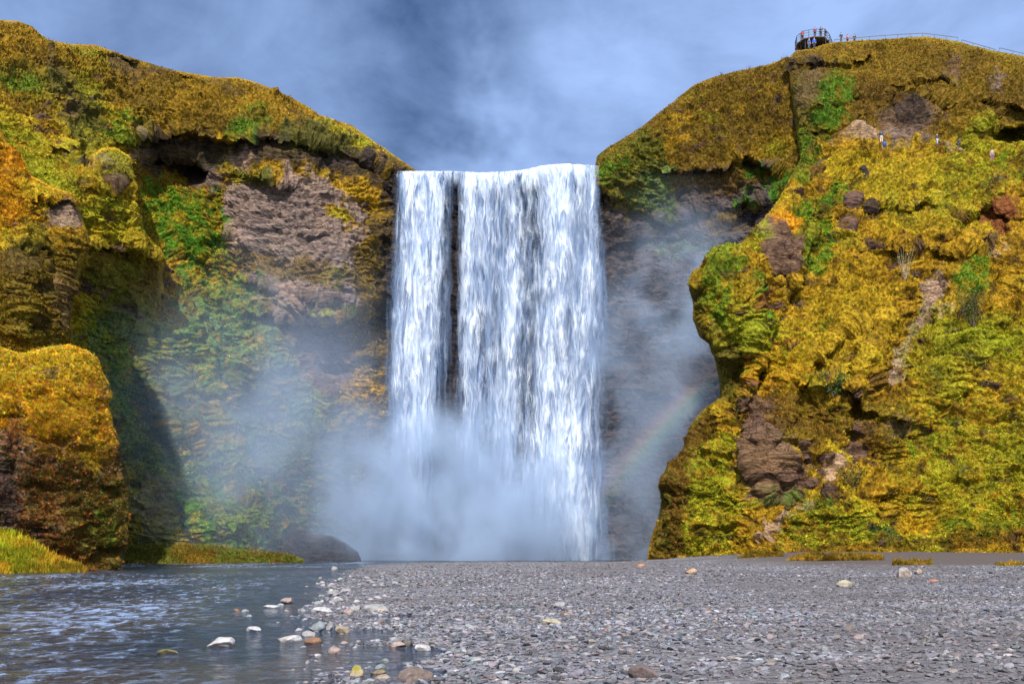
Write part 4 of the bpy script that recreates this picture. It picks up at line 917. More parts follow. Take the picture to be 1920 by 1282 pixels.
# small gravel, too many to count: one object
def scatter(n, y0, y1, x0f, x1f, s0, s1, sub, power, seed, pxuniform=True):
    rng = np.random.default_rng(seed)
    u = rng.random(n); y = 1 / (1 / y0 + u * (1 / y1 - 1 / y0)) if pxuniform else (y0 ** 2 + u * (y1 ** 2 - y0 ** 2)) ** .5
    px = rng.uniform(x0f, x1f, n); x = (px - HX) / F * y
    z = ground_z(x, y)
    s = s0 * (s1 / s0) ** (rng.random(n) ** power)
    keep = (z > -.05 - s * .3)
    sd_ = sm(70, 80, y + .18 * (x - 40)) * sm(18, 27, x)
    keep &= rng.random(n) > sd_ * .97
    keep &= rng.random(n) > fine_patch(x, y) * .5 * (s > .045)
    x, y, z, s = x[keep], y[keep], z[keep], s[keep]; n = len(x)
    V0, F0 = ico(sub); nv = len(V0)
    vars_ = np.stack([rough_stone(V0, 100 + seed * 20 + k) for k in range(14)])
    k = rng.integers(0, 14, n)
    sc = np.stack([s * rng.uniform(.8, 1.25, n), s * rng.uniform(.6, 1.0, n), s * rng.uniform(.25, .55, n)], 1)
    W = vars_[k] * sc[:, None, :]
    a = rng.uniform(0, 2 * pi, n); ca, sa = np.cos(a)[:, None], np.sin(a)[:, None]
    t = rng.normal(size=n) * .25; ct, st = np.cos(t)[:, None], np.sin(t)[:, None]
    X = W[..., 0] * ct + W[..., 2] * st; Zz = -W[..., 0] * st + W[..., 2] * ct; Y = W[..., 1]
    W = np.stack([X * ca - Y * sa, X * sa + Y * ca, Zz], -1)
    W += np.stack([x, y, z + sc[:, 2] * .35], 1)[:, None, :]
    c = stone_cols(n, rng); fp = fine_patch(x, y)[:, None] * .6; c = c * (1 - fp) + fp * np.array([.088, .080, .086]) * np.exp(rng.normal(size=(n, 1)) * .25)
    c = c * np.exp(.42 * fbm(np.stack([x / 7.0, y / 3.0, x * 0 + 3], -1), 3))[:, None]
    wet = np.clip(1 - (z - .0) / .05, 0, 1)
    return W.reshape(-1, 3), (F0[None] + (np.arange(n) * nv)[:, None, None]).reshape(-1, 3), np.repeat(c, nv, 0)
parts = [scatter(34000, 10.5, 26, 480, 1990, .018, .10, 2, 2.3, 1, False), scatter(44000, 18, 60, 520, 1960, .03, .095, 1, 2.2, 2), scatter(30000, 40, 112, 600, 1960, .05, .15, 1, 2.4, 3)]
Vs, Fs, Cs, off = [], [], [], 0
for v, f, c in parts: Vs.append(v); Fs.append(f + off); Cs.append(c); off += len(v)
gravel = mesh_obj('gravel', np.concatenate(Vs), np.concatenate(Fs), M_STONE, None, False, dict(col=np.concatenate(Cs)))
tag(gravel, 'loose small grey pebbles strewn over the whole gravel bank', 'gravel', kind='stuff')

# larger stones, each its own object
V3, F3 = ico(3)
STONE_SHAPES = [rough_stone(V3, 700 + k) for k in range(16)]
_sc = {}
def stone(name, x, y, z, w, d, h, col, rot, shape, label, group=None, cat='stone', sink=.25, moss=None, rng=np.random.default_rng(77)):
    S = STONE_SHAPES[shape % 16] * np.array([w / 2, d / 2, h / (2 * (1 - sink))])
    S = S / np.array([.86, .86, .86])
    lowz = -h * sink / (1 - sink)
    c = np.tile(np.array(col), (len(S), 1))
    n = fbm(STONE_SHAPES[shape % 16] * 2.2 + shape, 3)
    c = c * (1 + .25 * n)[:, None]
    if moss is not None:
        wgt = sm(-.1, .35, n + moss[3] * (S[:, 2] / h))[:, None]; c = c * (1 - wgt) + np.array(moss[:3]) * wgt
    o = mesh_obj(name, S, F3, M_STONE, None, False, dict(col=np.clip(c, .005, .8)))
    o.location = (x, y, z + h / 2 - h * sink * .5); o.rotation_euler = (0, 0, rot)
    tag(o, label, cat, group)
    return o
GREY, PALE, WHITE, PINK, TAN, BRN, BLU, ORA, DRK = (.19, .19, .20), (.19, .185, .198), (.29, .285, .30), (.20, .15, .14), (.20, .16, .12), (.16, .11, .09), (.135, .155, .172), (.150, .080, .048), (.07, .065, .065)
MOSSC = (.075, .075, .018, .7)
HAND = [ # px, base py, width px, height px, colour, label, moss
 (408, 1213, 56, 24, WHITE, 'large white and brown boulder alone in the middle of the river', (.14, .09, .05, -.6)),
 (312, 1225, 40, 12, BRN, 'small flat rock capped with bright green moss out in the river', MOSSC),
 (473, 1183, 28, 11, WHITE, 'pinkish white low stone in the river beyond the big white boulder', None),
 (538, 1131, 27, 13, PINK, 'pinkish cream stone in the river farthest from the camera off the gravel bank', None),
 (507, 1139, 30, 7, WHITE, 'flat white slab barely above the river surface next to a pinkish cream stone', None),
 (443, 1146, 11, 7, ORA, 'tiny reddish stone in the open river', None),
 (459, 1146, 15, 6, PALE, 'small grey stone beside the tiny reddish one in the open river', None),
 (466, 1155, 15, 5, BLU, 'low bluish stone just in front of the tiny reddish one in the open river', None),
 (543, 1202, 62, 13, WHITE, 'long low white rock lying at the edge of the river', (.2, .17, .13, -.5)),
 (585, 1206, 33, 15, ORA, 'rusty orange brown rock touching the long low white rock', (.1, .06, .03, -.4)),
 (594, 1183, 36, 21, BLU, 'rounded blue grey rock at the river edge behind the long white rock', None),
 (578, 1192, 26, 13, PALE, 'smooth pale stone leaning on the rounded blue grey rock', None),
 (640, 1185, 30, 17, TAN, 'blocky tan stone right of the rounded blue grey rock', None),
 (617, 1180, 14, 18, PALE, 'upright grey stone between the blue grey rock and the blocky tan one', None),
 (627, 1224, 25, 15, PINK, 'angular pink stone standing in the shallows', None),
 (576, 1243, 10, 9, PALE, 'small lone pale stone in the shallow water near the bottom of the picture', None),
 (644, 1113, 28, 14, PALE, 'grey humped stone at the waterline nearest the far end of the bank', None),
 (633, 1127, 21, 11, WHITE, 'white rounded stone just in front of the grey humped one', None),
 (600, 1150, 40, 14, WHITE, 'white jagged stone at the water end of the pale cluster', None),
 (666, 1149, 24, 17, PALE, 'tall pale stone in the middle of the cluster at the water edge', None),
 (652, 1152, 21, 13, PINK, 'pink grey stone in front of the tall pale one', None),
 (701, 1151, 56, 21, GREY, 'broad angular grey rock on a damp dark patch of the bank', (.36, .28, .2, -.8)),
 (716, 1166, 12, 6, ORA, 'tiny orange stone under the broad angular grey rock', None),
 (667, 1267, 34, 24, TAN, 'tan pitted stone with a mossy top at the water edge', (.16, .14, .02, .6)),
 (668, 1281, 32, 13, BLU, 'blue grey flat stone before the tan pitted one at the bottom edge', None),
 (717, 1274, 29, 14, TAN, 'smooth cream stone beside green weed at the bottom edge', None),
 (709, 1262, 32, 11, BRN, 'low stone covered in yellow green weed near the water', MOSSC),
 (778, 1279, 68, 32, (.095, .072, .065), 'large angular brown block at the bottom edge of the picture', None),
 (791, 1219, 33, 16, WHITE, 'whitish rounded stone with a flattened top beside a puddle', None),
 (741, 1212, 38, 13, PINK, 'flat pinkish slab lying between the puddles', None),
 (764, 1211, 18, 18, DRK, 'dark upright stone right of the flat pinkish slab', None),
 (712, 1253, 22, 12, BLU, 'small slate blue stone on the water side of the puddle', None),
 (890, 1243, 30, 17, GREY, 'grey egg shaped stone on the gravel near the puddle', None),
 (1210, 1272, 62, 32, (.09, .070, .068), 'big round brown pitted rock on the foreground gravel', None),
 (1033, 1172, 40, 15, (.25, .22, .17), 'squared pale block lying on the middle of the gravel bank', (.1, .09, .07, -.6)),
 (1051, 1140, 26, 15, PALE, 'pale peaked stone beyond the squared block on the gravel', None),
 (1062, 1153, 24, 7, ORA, 'flat orange stone between the peaked stone and the squared block', None),
 (1110, 1204, 18, 9, TAN, 'small tan stone alone on the gravel right of the squared block', None),
 (1593, 1100, 42, 15, (.15, .14, .12), 'layered dark grey rock alone on the far gravel', (.24, .22, .16, .4)),
 (1697, 1083, 38, 22, (.11, .08, .065), 'dark brown cracked rock near the sand with a small tan one beside it', (.2, .19, .19, .5)),
 (1724, 1077, 22, 12, TAN, 'small tan rock touching the dark brown cracked rock', None),
 (1752, 1090, 20, 6, (.28, .12, .075), 'flat reddish stone right of the dark cracked rock', None),
 (1297, 1075, 24, 12, (.27, .18, .11), 'tan rock alone at the far edge of the gravel', None),
 (1487, 1056, 17, 14, GREY, 'pointed grey stone in front of the grassy hill foot', None),
 (1331, 1149, 16, 7, (.33, .19, .08), 'small ochre stone on the open gravel right of the falls', None),
 (1200, 1064, 20, 9, (.24, .13, .08), 'reddish stone by the dark water right of the falls', None),
 (627, 1070, 12, 10, GREY, 'small dark stone standing alone in the river before the dark boulder', None),
 (1180, 1262, 10, 6, PINK, 'tiny pink stone beside the big brown pitted rock', None),
 (1470, 1274, 26, 18, (.15, .16, .185), 'slate grey block on the foreground gravel right of the pitted rock', None),
]
hand_xy = []
for k, (px, py, wpx, hpx, c, lab, moss) in enumerate(HAND):
    p = on_level(px, py, 0.0)
    for _ in range(4):
        zz = max(float(ground_z(np.array([p[0]]), np.array([p[1]]))[0]), 0.0); p = on_level(px, py, zz)
    mpp = p[1] / F
    w, h = wpx * mpp * .88, hpx * mpp * .88
    stone('stone' if w < .9 else 'rock', p[0], p[1] + w * .3, p[2] - .02, w, w * random.uniform(.65, .9), h, c, random.uniform(-.3, .3), k, lab, sink=.22, moss=moss)
    hand_xy.append((p[0], p[1] + w * .3, w))
# scattered ones
rng = np.random.default_rng(21)
cnt = 0
GROUPS = [('pale stones along the water edge', 'pale stone scattered in the shallows along the edge of the river', 105, PALE),
          ('grey stones along the water edge', 'grey stone scattered among pale ones along the edge of the river', 62, GREY),
          ('grey stones on the near gravel', 'plain grey stone lying loose on the nearest gravel', 60, GREY),
          ('brownish stones on the near gravel', 'brownish pink stone lying loose on the nearest gravel', 22, PINK)]
for gi, (grp, lab, num, c0) in enumerate(GROUPS):
    made = 0; tries = 0
    while made < num and tries < 4000:
        tries += 1
        if gi < 2:
            y = 1 / rng.uniform(1 / 60, 1 / 12.2) if rng.random() < .75 else rng.uniform(16, 45)
            xs = np.interp(y, SH[:, 0], SH[:, 1]); x = xs + rng.normal() * (.5 + y * .018) + .25
        else:
            y = rng.uniform(12.0, 21); px = rng.uniform(760, 1930); x = (px - HX) / F * y
        pxx = HX + x / y * F
        if pxx < 420 or pxx > 1940: continue
        z = float(ground_z(np.array([x]), np.array([y]))[0])
        if z < -.12: continue
        size = min(rng.uniform(6, 15) * (1.0 if gi < 2 else 1.0), 26) * y / F * (1.25 if y < 16 else 1.0)
        if any((x - a) ** 2 + (y - b) ** 2 < (.62 * (w + size)) ** 2 for a, b, w in hand_xy): continue
        c = np.array(c0) * np.exp(rng.normal() * .2) * np.exp(rng.normal(size=3) * .05)
        stone('stone', x, y, max(z, -.03) - .015, size, size * rng.uniform(.6, .9), size * rng.uniform(.3, .55), c, rng.uniform(0, 6.28), int(rng.integers(0, 16)), lab, grp, sink=.25)
        hand_xy.append((x, y, size)); made += 1

# ================================================================== WATERFALL
def fall_mat(name, su, sv, seed, soft, lowc, hic):
    m, nt, b, out = new_mat(name)
    uv = nt.nodes.new('ShaderNodeUVMap').outputs[0]      # metres across / metres down
    c0 = mapping(nt, uv, (su, sv, 1), (seed, seed * 1.7, 0))
    lat = noise(nt, mapping(nt, uv, (.45, .16, 1), (seed * 3, 0, 0)), 1.0, 3, .6)
    lo3 = N(nt, 'ShaderNodeCombineXYZ'); nt.links.new(math_(nt, 'MULTIPLY', math_(nt, 'SUBTRACT', lat, .5), 1.7), lo3.inputs[0])
    ua = N(nt, 'ShaderNodeVectorMath'); ua.operation = 'ADD'; nt.links.new(uv, ua.inputs[0]); nt.links.new(lo3.outputs[0], ua.inputs[1]); uv = ua.outputs[0]
    c0 = mapping(nt, uv, (su, sv, 1), (seed, seed * 1.7, 0))
    low = noise(nt, mapping(nt, uv, (su * .32, sv * .75, 1), (seed * 2, 0, 0)), 1.0, 3, .5)
    comb = N(nt, 'ShaderNodeVectorMath'); comb.operation = 'ADD'
    off = N(nt, 'ShaderNodeCombineXYZ')
    wob = noise(nt, mapping(nt, uv, (.75, .012, 1), (seed, 0, 0)), 1.0, 3, .6)
    nt.links.new(math_(nt, 'MULTIPLY', wob, 8.0), off.inputs[1])
    nt.links.new(c0, comb.inputs[0]); nt.links.new(off.outputs[0], comb.inputs[1])
    n1 = noise(nt, comb.outputs[0], 1.0, 6, .62, .7)
    n2 = noise(nt, mapping(nt, uv, (su * 1.6, sv * .22, 1), (0, seed, 0)), 1.0, 3, .55)
    d = attr(nt, 'dens', True)
    t = math_(nt, 'ADD', math_(nt, 'MULTIPLY', n1, .72), math_(nt, 'MULTIPLY', n2, .28))
    t = math_(nt, 'ADD', t, math_(nt, 'MULTIPLY', math_(nt, 'SUBTRACT', low, .5), .55))
    t = math_(nt, 'ADD', t, math_(nt, 'MULTIPLY', math_(nt, 'SUBTRACT', d, .5), .62))
    al = maprange(nt, t, .5 - soft, .5 + soft, 0, 1)
    al = math_(nt, 'MULTIPLY', al, maprange(nt, d, .0, .18, 0, .96))
    col = mixc(nt, maprange(nt, n1, .35, .68, 0, 1), lowc, hic)
    df = N(nt, 'ShaderNodeBsdfDiffuse'); nt.links.new(col, df.inputs[0])
    tl = N(nt, 'ShaderNodeBsdfTranslucent'); nt.links.new(col, tl.inputs[0])
    bp = N(nt, 'ShaderNodeBump'); bp.inputs['Strength'].default_value = .35; bp.inputs['Distance'].default_value = .6
    nt.links.new(t, bp.inputs['Height']); nt.links.new(bp.outputs[0], df.inputs['Normal'])
    mx = N(nt, 'ShaderNodeMixShader'); mx.inputs[0].default_value = .3
    nt.links.new(df.outputs[0], mx.inputs[1]); nt.links.new(tl.outputs[0], mx.inputs[2])
    tr = N(nt, 'ShaderNodeBsdfTransparent')
    fin = N(nt, 'ShaderNodeMixShader'); nt.links.new(al, fin.inputs[0]); nt.links.new(tr.outputs[0], fin.inputs[1]); nt.links.new(mx.outputs[0], fin.inputs[2])
    nt.links.new(fin.outputs[0], out.inputs[0])
    return m
# how thick the water is, surveyed across the face
FX = np.array([720, 735, 750, 765, 780, 800, 815, 830, 840, 850, 858, 866, 880, 900, 915, 930, 950, 965, 980, 1000, 1015, 1030, 1050, 1065, 1080, 1095, 1110, 1122, 1132, 1145])
FY = np.array([318, 350, 420, 500, 600, 700, 780, 850, 1060])
FT = np.array([
 [0, 0, .5, .9, .9, .85, .8, .7, .55, .5, .5, .6, .9, .85, .8, .8, .75, .75, .75, .75, .8, .85, .9, .9, .75, .75, .8, .4, 0, 0],
 [0, 0, .5, .8, .85, .8, .75, .6, .40, .30, .30, .55, .85, .75, .6, .6, .55, .65, .55, .55, .65, .75, .9, .7, .45, .55, .8, .4, 0, 0],
 [0, .05, .5, .75, .85, .85, .75, .6, .35, .10, .25, .6, .85, .7, .6, .55, .55, .75, .6, .5, .65, .7, .9, .65, .5, .6, .8, .45, .1, 0],
 [0, .2, .6, .75, .9, .85, .65, .55, .34, .12, .26, .6, .85, .65, .55, .5, .7, .85, .65, .55, .65, .7, .9, .65, .55, .65, .8, .55, .2, 0],
 [0, .4, .65, .8, .95, .85, .6, .48, .30, .14, .32, .6, .8, .6, .5, .45, .75, .85, .65, .5, .7, .8, .85, .6, .6, .7, .75, .55, .3, .05],
 [.1, .5, .65, .85, .9, .75, .52, .34, .26, .28, .42, .6, .75, .55, .4, .5, .8, .75, .5, .5, .8, .85, .75, .65, .7, .75, .65, .5, .3, .1],
 [.25, .55, .65, .85, .85, .7, .4, .18, .16, .22, .45, .6, .7, .55, .4, .5, .75, .7, .45, .55, .85, .9, .75, .75, .85, .8, .6, .45, .3, .1],
 [.3, .5, .6, .7, .7, .6, .4, .3, .3, .3, .45, .6, .65, .55, .4, .5, .6, .5, .4, .6, .85, .9, .85, .9, .95, .8, .6, .5, .3, .1],
 [.3, .4, .5, .5, .5, .5, .4, .3, .3, .3, .4, .5, .5, .5, .5, .5, .5, .5, .5, .6, .65, .75, .8, .95, .98, .85, .55, .5, .4, .2]])
fall = empty('waterfall', at(930, 1050, 149.5)); tag(fall, 'tall white waterfall dropping in broad curtains from the cliff edge into mist', 'waterfall')
LX = np.array([720, 770, 800, 850, 900, 950, 985, 1020, 1060, 1090, 1145]); LY = np.array([322, 321, 321, 321, 324, 322, 318, 310, 307, 309, 312])
def curtain(D0, seed, su, sv, soft, x0, x1, dmul, dadd, amp, lowc, hic, step=2.4):
    xs = np.arange(x0, x1 + .1, step); ys = np.arange(0, 1.0001, .0034)
    U, Vv = np.meshgrid(xs, ys); U, Vv = U.ravel(), Vv.ravel()
    top = np.interp(U, LX, LY) + 1.5 * pn(np.stack([U / 9, U * 0 + seed, U * 0], -1))
    py = top + (1058 - top) * Vv
    xx = (U - 932) * (1 + .045 * np.sqrt(np.maximum(Vv, 0)) + .0) + 932 - 10 * Vv * sm(840, 740, U)
    P = atv(U, py, np.full(len(U), D0))
    m = np.stack([P[:, 0], P[:, 0] * 0, P[:, 2]], -1)
    bul = fbm(m * np.array([.55, 1, .07]) + seed * 7, 4) * 1.2 + .5 * fbm(m * np.array([1.6, 1, .22]) + seed * 3, 4)
    D = D0 - 2.2 * np.sqrt(np.clip(Vv, 0, 1)) * (1 - np.exp(-Vv * 14)) + 1.6 * np.exp(-Vv * 60) - amp * bul * sm(0, .06, Vv)
    P = atv(xx, py, D)
    # density
    iy = np.clip(np.searchsorted(FY, py) - 1, 0, len(FY) - 2); ty = np.clip((py - FY[iy]) / (FY[iy + 1] - FY[iy]), 0, 1)
    xl = xx + 9 * fbm(np.stack([P[:, 0] / 2.2, P[:, 2] / 5.0, P[:, 0] * 0 + seed], -1), 4) * sm(0, .1, Vv)
    rows = np.stack([np.interp(xl, FX, r) for r in FT])
    n = np.arange(len(U)); d = rows[iy, n] * (1 - ty) + rows[iy + 1, n] * ty
    lo = sm(x0, x0 + 14, U) if x0 > 730 else 1.0; hi = sm(x1, x1 - 14, U) if x1 < 1140 else 1.0
    d = np.clip(d * dmul + dadd, 0, 1) * lo * hi * (rows[iy, n] > .0)
    d = np.clip(d + .1 * np.exp(-Vv * 40), 0, 1) * (d > 0)
    h, w = len(ys), len(xs); ii = np.arange(h * w).reshape(h, w)
    Qd = np.stack([ii[:-1, :-1], ii[1:, :-1], ii[1:, 1:], ii[:-1, 1:]], -1).reshape(-1, 4)
    uv = np.stack([P[:, 0], P[:, 2] + 0.25 * D], -1)
    o = mesh_obj('water_curtain', P - np.array(fall.location), Qd, fall_mat('falling_water', su, sv, seed, soft, lowc, hic), fall, True, dict(dens=d), uv)
    return o
curtain(150.2, 1.0, .55, .05, .28, 722, 1145, 1.0, .02, .5, (.08, .125, .24), (.20, .29, .47))  # blue shade and white highlights are put into the water colours, layer by layer
curtain(149.5, 5.0, .62, .15, .25, 722, 1145, .9, -.17, .8, (.20, .30, .50), (.60, .68, .82))
curtain(148.8, 9.0, .95, .30, .25, 722, 1145, .8, -.23, .9, (.40, .50, .68), (.82, .87, .94))
# the river above the lip
xs = np.linspace(735, 1135, 80); rows_ = []
for k, back in enumerate((0, 1.5, 4, 9, 20)):
    ly = np.interp(xs, LX, LY)
    p = atv(xs, ly, np.full(80, 151.2)); p[:, 1] += back; p[:, 2] += -.05 + (.12 if k else 0) * pn(np.stack([xs / 8, xs * 0 + k, xs * 0], -1)) ; rows_.append(p)
Pl = np.concatenate(rows_); ii = np.arange(400).reshape(5, 80)
Q = np.stack([ii[:-1, :-1], ii[:-1, 1:], ii[1:, 1:], ii[1:, :-1]], -1).reshape(-1, 4)
o = mesh_obj('crest', Pl - np.array(fall.location), Q, plain_mat('crest_water', (.55, .62, .72), .3, .3, 3.0), fall)

# ================================================================== MIST
def blob_volume(name, lo, hi, blobs, label, color=(.57, .73, 1.0), scale=.12, contrast=(.38, .64), base=0.0, aniso=0.0):  # blue skylight is put into the mist colour
    bm = bmesh.new(); bmesh.ops.create_cube(bm, size=1.0)
    lo = np.array(lo, float); hi = np.array(hi, float)
    for v in bm.verts:
        v.co = Vector([(lo[i] + hi[i]) / 2 + v.co[i] * (hi[i] - lo[i]) for i in range(3)])
    m = bpy.data.materials.new(name); m.use_nodes = True; nt = m.node_tree; nt.nodes.remove(nt.nodes['Principled BSDF'])
    out = nt.nodes['Material Output']
    geo = nt.nodes.new('ShaderNodeTexCoord').outputs['Object']
    warp = N(nt, 'ShaderNodeTexNoise'); warp.inputs['Scale'].default_value = .07; warp.inputs['Detail'].default_value = 2
    nt.links.new(geo, warp.inputs['Vector'])
    wsub = N(nt, 'ShaderNodeVectorMath'); wsub.operation = 'MULTIPLY_ADD'; wsub.inputs[1].default_value = (14, 8, 16); wsub.inputs[2].default_value = (-7, -4, -8)
    nt.links.new(warp.outputs['Color'], wsub.inputs[0])
    add = N(nt, 'ShaderNodeVectorMath'); add.operation = 'ADD'; nt.links.new(geo, add.inputs[0]); nt.links.new(wsub.outputs[0], add.inputs[1])
    tot = None
    smooth_tot = None
    for (c, r, a, *fl) in blobs:
        s = N(nt, 'ShaderNodeVectorMath'); s.operation = 'SUBTRACT'; s.inputs[1].default_value = tuple(float(x) for x in c); nt.links.new(add.outputs[0], s.inputs[0])
        d = N(nt, 'ShaderNodeVectorMath'); d.operation = 'DIVIDE'; d.inputs[1].default_value = tuple(float(x) for x in r); nt.links.new(s.outputs[0], d.inputs[0])
        l = N(nt, 'ShaderNodeVectorMath'); l.operation = 'LENGTH'; nt.links.new(d.outputs[0], l.inputs[0])
        g = math_(nt, 'MULTIPLY', maprange(nt, l.outputs['Value'], 0, 1, 1, 0), float(a))
        if fl: smooth_tot = g if smooth_tot is None else math_(nt, 'ADD', smooth_tot, g)
        else: tot = g if tot is None else math_(nt, 'ADD', tot, g)
    n1 = noise(nt, mapping(nt, geo, (1, 1, .8)), scale, 4, .55)
    dens = math_(nt, 'MULTIPLY', tot, maprange(nt, n1, contrast[0], contrast[1], .10, 1.7))
    if smooth_tot is not None: dens = math_(nt, 'ADD', dens, math_(nt, 'MULTIPLY', smooth_tot, maprange(nt, n1, contrast[0], contrast[1], .7, 1.25)))
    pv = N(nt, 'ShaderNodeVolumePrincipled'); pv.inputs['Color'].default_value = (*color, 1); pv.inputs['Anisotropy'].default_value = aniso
    nt.links.new(dens, pv.inputs['Density']); nt.links.new(pv.outputs[0], out.inputs['Volume'])
    o = bm_obj(name, bm, m); tag(o, label, 'mist', kind='stuff')
    return o
def W(px, py, D): return at(px, py, D)
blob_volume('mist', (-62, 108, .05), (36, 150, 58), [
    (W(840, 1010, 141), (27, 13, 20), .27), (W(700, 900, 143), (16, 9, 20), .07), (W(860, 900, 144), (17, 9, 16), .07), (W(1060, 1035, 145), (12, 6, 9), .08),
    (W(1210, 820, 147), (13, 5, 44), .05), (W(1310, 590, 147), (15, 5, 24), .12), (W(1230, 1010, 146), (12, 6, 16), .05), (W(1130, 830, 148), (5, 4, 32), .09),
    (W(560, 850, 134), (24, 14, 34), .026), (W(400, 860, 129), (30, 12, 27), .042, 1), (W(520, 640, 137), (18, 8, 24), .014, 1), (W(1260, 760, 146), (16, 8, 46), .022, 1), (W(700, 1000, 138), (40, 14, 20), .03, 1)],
    'white spray mist tinted with sky blue billowing from the foot of the falls')

# rainbow: the bow's light painted as colour bands in a thin volume
def rainbow():
    D = 128.0
    pts3 = [(1122, 955), (1240, 805), (1350, 700)]
    (x1, y1), (x2, y2), (x3, y3) = pts3
    d = 2 * (x1 * (y2 - y3) + x2 * (y3 - y1) + x3 * (y1 - y2))
    ux = ((x1 ** 2 + y1 ** 2) * (y2 - y3) + (x2 ** 2 + y2 ** 2) * (y3 - y1) + (x3 ** 2 + y3 ** 2) * (y1 - y2)) / d
    uy = ((x1 ** 2 + y1 ** 2) * (x3 - x2) + (x2 ** 2 + y2 ** 2) * (x1 - x3) + (x3 ** 2 + y3 ** 2) * (x2 - x1)) / d
    rp = math.hypot(x1 - ux, y1 - uy)
    c = at(ux, uy, D); R0 = rp * D / F; hw = 36 * D / F
    a0 = math.atan2(-(y1 - uy), x1 - ux); a1 = math.atan2(-(y3 - uy), x3 - ux)
    if a0 < 0: a0 += 2 * pi
    if a1 < 0: a1 += 2 * pi
    amin, amax = min(a0, a1) - .10, max(a0, a1) + .05
    bm = bmesh.new(); rings = []
    n = 40
    for k in range(n + 1):
        a = amin + (amax - amin) * k / n
        ring = [bm.verts.new((cos(a) * r, yy, sin(a) * r)) for r, yy in ((R0 - hw, -1.5), (R0 + hw, -1.5), (R0 + hw, 1.5), (R0 - hw, 1.5))]
        rings.append(ring)
    for k in range(n):
        for j in range(4):
            bm.faces.new((rings[k][j], rings[k][(j + 1) % 4], rings[k + 1][(j + 1) % 4], rings[k + 1][j]))
    bm.faces.new(rings[0]); bm.faces.new(rings[-1][::-1])
    bmesh.ops.recalc_face_normals(bm, faces=bm.faces)
    m = bpy.data.materials.new('rainbow_spray'); m.use_nodes = True; nt = m.node_tree; nt.nodes.remove(nt.nodes['Principled BSDF']); out = nt.nodes['Material Output']
    geo = nt.nodes.new('ShaderNodeTexCoord').outputs['Object']
    sx = N(nt, 'ShaderNodeSeparateXYZ'); nt.links.new(geo, sx.inputs[0])
    r = math_(nt, 'SQRT', math_(nt, 'ADD', math_(nt, 'POWER', sx.outputs[0], 2.0), math_(nt, 'POWER', sx.outputs[2], 2.0)))
    t = maprange(nt, r, R0 - hw, R0 + hw, 0, 1, False)
    ramp = N(nt, 'ShaderNodeValToRGB'); nt.links.new(t, ramp.inputs[0]); e = ramp.color_ramp
    cols = [(0, (.35, .45, .9)), (.25, (.35, .65, .85)), (.42, (.4, .9, .55)), (.56, (.9, .9, .4)), (.7, (1, .6, .35)), (.85, (1, .35, .4)), (1, (.8, .4, .6))]
    e.elements[0].position = 0; e.elements[0].color = (*cols[0][1], 1); e.elements[1].position = 1; e.elements[1].color = (*cols[-1][1], 1)
    for p, c_ in cols[1:-1]:
        q = e.elements.new(p); q.color = (*c_, 1)
    prof = math_(nt, 'MULTIPLY', maprange(nt, t, 0, .35, 0, 1), maprange(nt, t, .62, 1, 1, 0))
    zf = maprange(nt, sx.outputs[2], sin(amin) * R0 * 0 - 2 + (at(0, 960, D)[2] - c[2]), at(0, 800, D)[2] - c[2], .25, 1)
    dens = math_(nt, 'MULTIPLY', math_(nt, 'MULTIPLY', prof, zf), .045)
    vs = N(nt, 'ShaderNodeVolumeScatter'); nt.links.new(ramp.outputs[0], vs.inputs['Color']); nt.links.new(dens, vs.inputs['Density'])
    nt.links.new(vs.outputs[0], out.inputs['Volume'])
    o = bm_obj('rainbow', bm, m); o.location = [float(v) for v in c]
    tag(o, 'faint rainbow arc in the spray right of the falls', 'rainbow')
rainbow()

# ================================================================== SKY, SUN, CAMERA
SUN_EL, SUN_AZ = 45.0, 7.0          # azimuth: degrees to the left of straight behind the camera
sd = np.array([-sin(radians(SUN_AZ)) * cos(radians(SUN_EL)), -cos(radians(SUN_AZ)) * cos(radians(SUN_EL)), sin(radians(SUN_EL))])
sun = bpy.data.lights.new('sun', 'SUN'); sun.energy = 5.0; sun.angle = radians(.6); sun.color = (1.0, .93, .82)
so = bpy.data.objects.new('sun', sun); COL.objects.link(so); so.location = (-60, -60, 120)
so.rotation_euler = Vector(sd).to_track_quat('Z', 'Y').to_euler()
w = bpy.data.worlds.new('World'); scene.world = w; w.use_nodes = True
nt = w.node_tree; bg = nt.nodes['Background']
sky = nt.nodes.new('ShaderNodeTexSky'); sky.sky_type = 'NISHITA'; sky.sun_disc = False
sky.sun_elevation = radians(SUN_EL); sky.sun_rotation = math.atan2(sd[0], sd[1]); sky.air_density = 1.0; sky.dust_density = .6
tc = nt.nodes.new('ShaderNodeTexCoord').outputs['Generated']
# cloud deck: a slate gap over the falls, paler veils to both sides, bright unseen cloud added overhead and behind for fill
def lobe(px, py, r, squash=1.0):
    v = Vector(((px - HX) / F, 1, (HY - py) / F)).normalized()
    s_ = N(nt, 'ShaderNodeVectorMath'); s_.operation = 'SUBTRACT'; s_.inputs[1].default_value = v; nt.links.new(wv, s_.inputs[0])
    d_ = N(nt, 'ShaderNodeVectorMath'); d_.operation = 'DIVIDE'; d_.inputs[1].default_value = (r, r, r * squash); nt.links.new(s_.outputs[0], d_.inputs[0])
    l_ = N(nt, 'ShaderNodeVectorMath'); l_.operation = 'LENGTH'; nt.links.new(d_.outputs[0], l_.inputs[0])
    return maprange(nt, l_.outputs['Value'], 0, 1, 1, 0)
wn_ = N(nt, 'ShaderNodeTexNoise'); wn_.inputs['Scale'].default_value = 5.0; wn_.inputs['Detail'].default_value = 5; wn_.inputs['Roughness'].default_value = .55
nt.links.new(tc, wn_.inputs['Vector'])
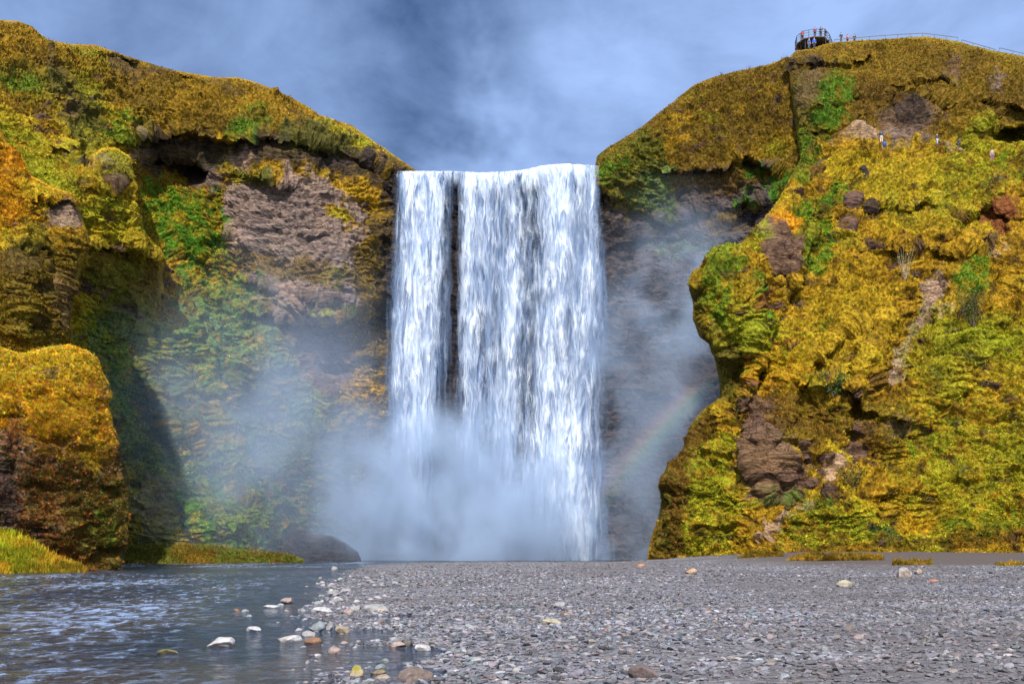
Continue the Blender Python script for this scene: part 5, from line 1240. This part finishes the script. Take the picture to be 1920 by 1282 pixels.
wm_ = N(nt, 'ShaderNodeVectorMath'); wm_.operation = 'MULTIPLY_ADD'; wm_.inputs[1].default_value = (.5, .5, .5); wm_.inputs[2].default_value = (-.25, -.25, -.25)
nt.links.new(wn_.outputs['Color'], wm_.inputs[0])
wa_ = N(nt, 'ShaderNodeVectorMath'); wa_.operation = 'ADD'; nt.links.new(tc, wa_.inputs[0]); nt.links.new(wm_.outputs[0], wa_.inputs[1]); wv = wa_.outputs[0]
cn = noise(nt, mapping(nt, tc, (1.0, 1.0, 1.9), (2.3, .4, 1.1)), 4.2, 6, .55, .5)
cl = math_(nt, 'ADD', .36, math_(nt, 'MULTIPLY', math_(nt, 'SUBTRACT', cn, .5), 2.0))
for px_, py_, r_, sq_, a_ in ((900, 110, .38, .8, -.24), (1160, 60, .2, .7, -.12), (1010, 320, .17, .55, .95), (230, 60, .34, .8, .26), (1700, 10, .46, .8, .7), (700, 60, .14, .5, .15), (1330, 170, .18, .7, .22)):
    cl = math_(nt, 'ADD', cl, math_(nt, 'MULTIPLY', lobe(px_, py_, r_, sq_), a_))
cl = math_(nt, 'ADD', cl, math_(nt, 'MULTIPLY', math_(nt, 'SUBTRACT', noise(nt, mapping(nt, tc, (1, 1, 2.2), (4.4, 1.0, .6)), 11.0, 6, .6, .6), .5), .55))
cl = maprange(nt, cl, -.12, 1.12, 0, 1, False)
ccol = mixc(nt, cl, (.24, .58, 1.50), (2.5, 3.6, 6.2))
sx_ = N(nt, 'ShaderNodeSeparateXYZ'); nt.links.new(tc, sx_.inputs[0])
over = math_(nt, 'MAXIMUM', maprange(nt, sx_.outputs[2], .55, .85, 0, 1), maprange(nt, sx_.outputs[1], .25, -.35, 0, 1))
ccol = mixc(nt, over, ccol, mixc(nt, maprange(nt, cn, .4, .6, 0, 1), (3.6, 4.8, 6.8), (8.5, 9.2, 10.2)))
skyc = mixc(nt, .85, sky.outputs[0], ccol)
nt.links.new(skyc, bg.inputs[0]); bg.inputs[1].default_value = .10

cam = bpy.data.cameras.new('camera'); cam.sensor_width = 36; cam.lens = F / 1920 * 36
cam.shift_y = (HY - 641) / 1920; cam.clip_end = 5000; cam.clip_start = .1
co = bpy.data.objects.new('camera', cam); COL.objects.link(co); co.location = (0, 0, EYE); co.rotation_euler = (pi / 2, 0, 0)
scene.camera = co
scene.view_settings.view_transform = 'Standard'; scene.view_settings.look = 'None'; scene.view_settings.gamma = 1; scene.view_settings.exposure = .78
cy = scene.cycles
cy.use_denoising = True; cy.denoiser = 'OPENIMAGEDENOISE'; cy.denoising_input_passes = 'RGB_ALBEDO_NORMAL'
cy.max_bounces = 6; cy.diffuse_bounces = 3; cy.glossy_bounces = 3; cy.transparent_max_bounces = 16; cy.volume_bounces = 1
cy.use_adaptive_sampling = True; cy.adaptive_threshold = .04
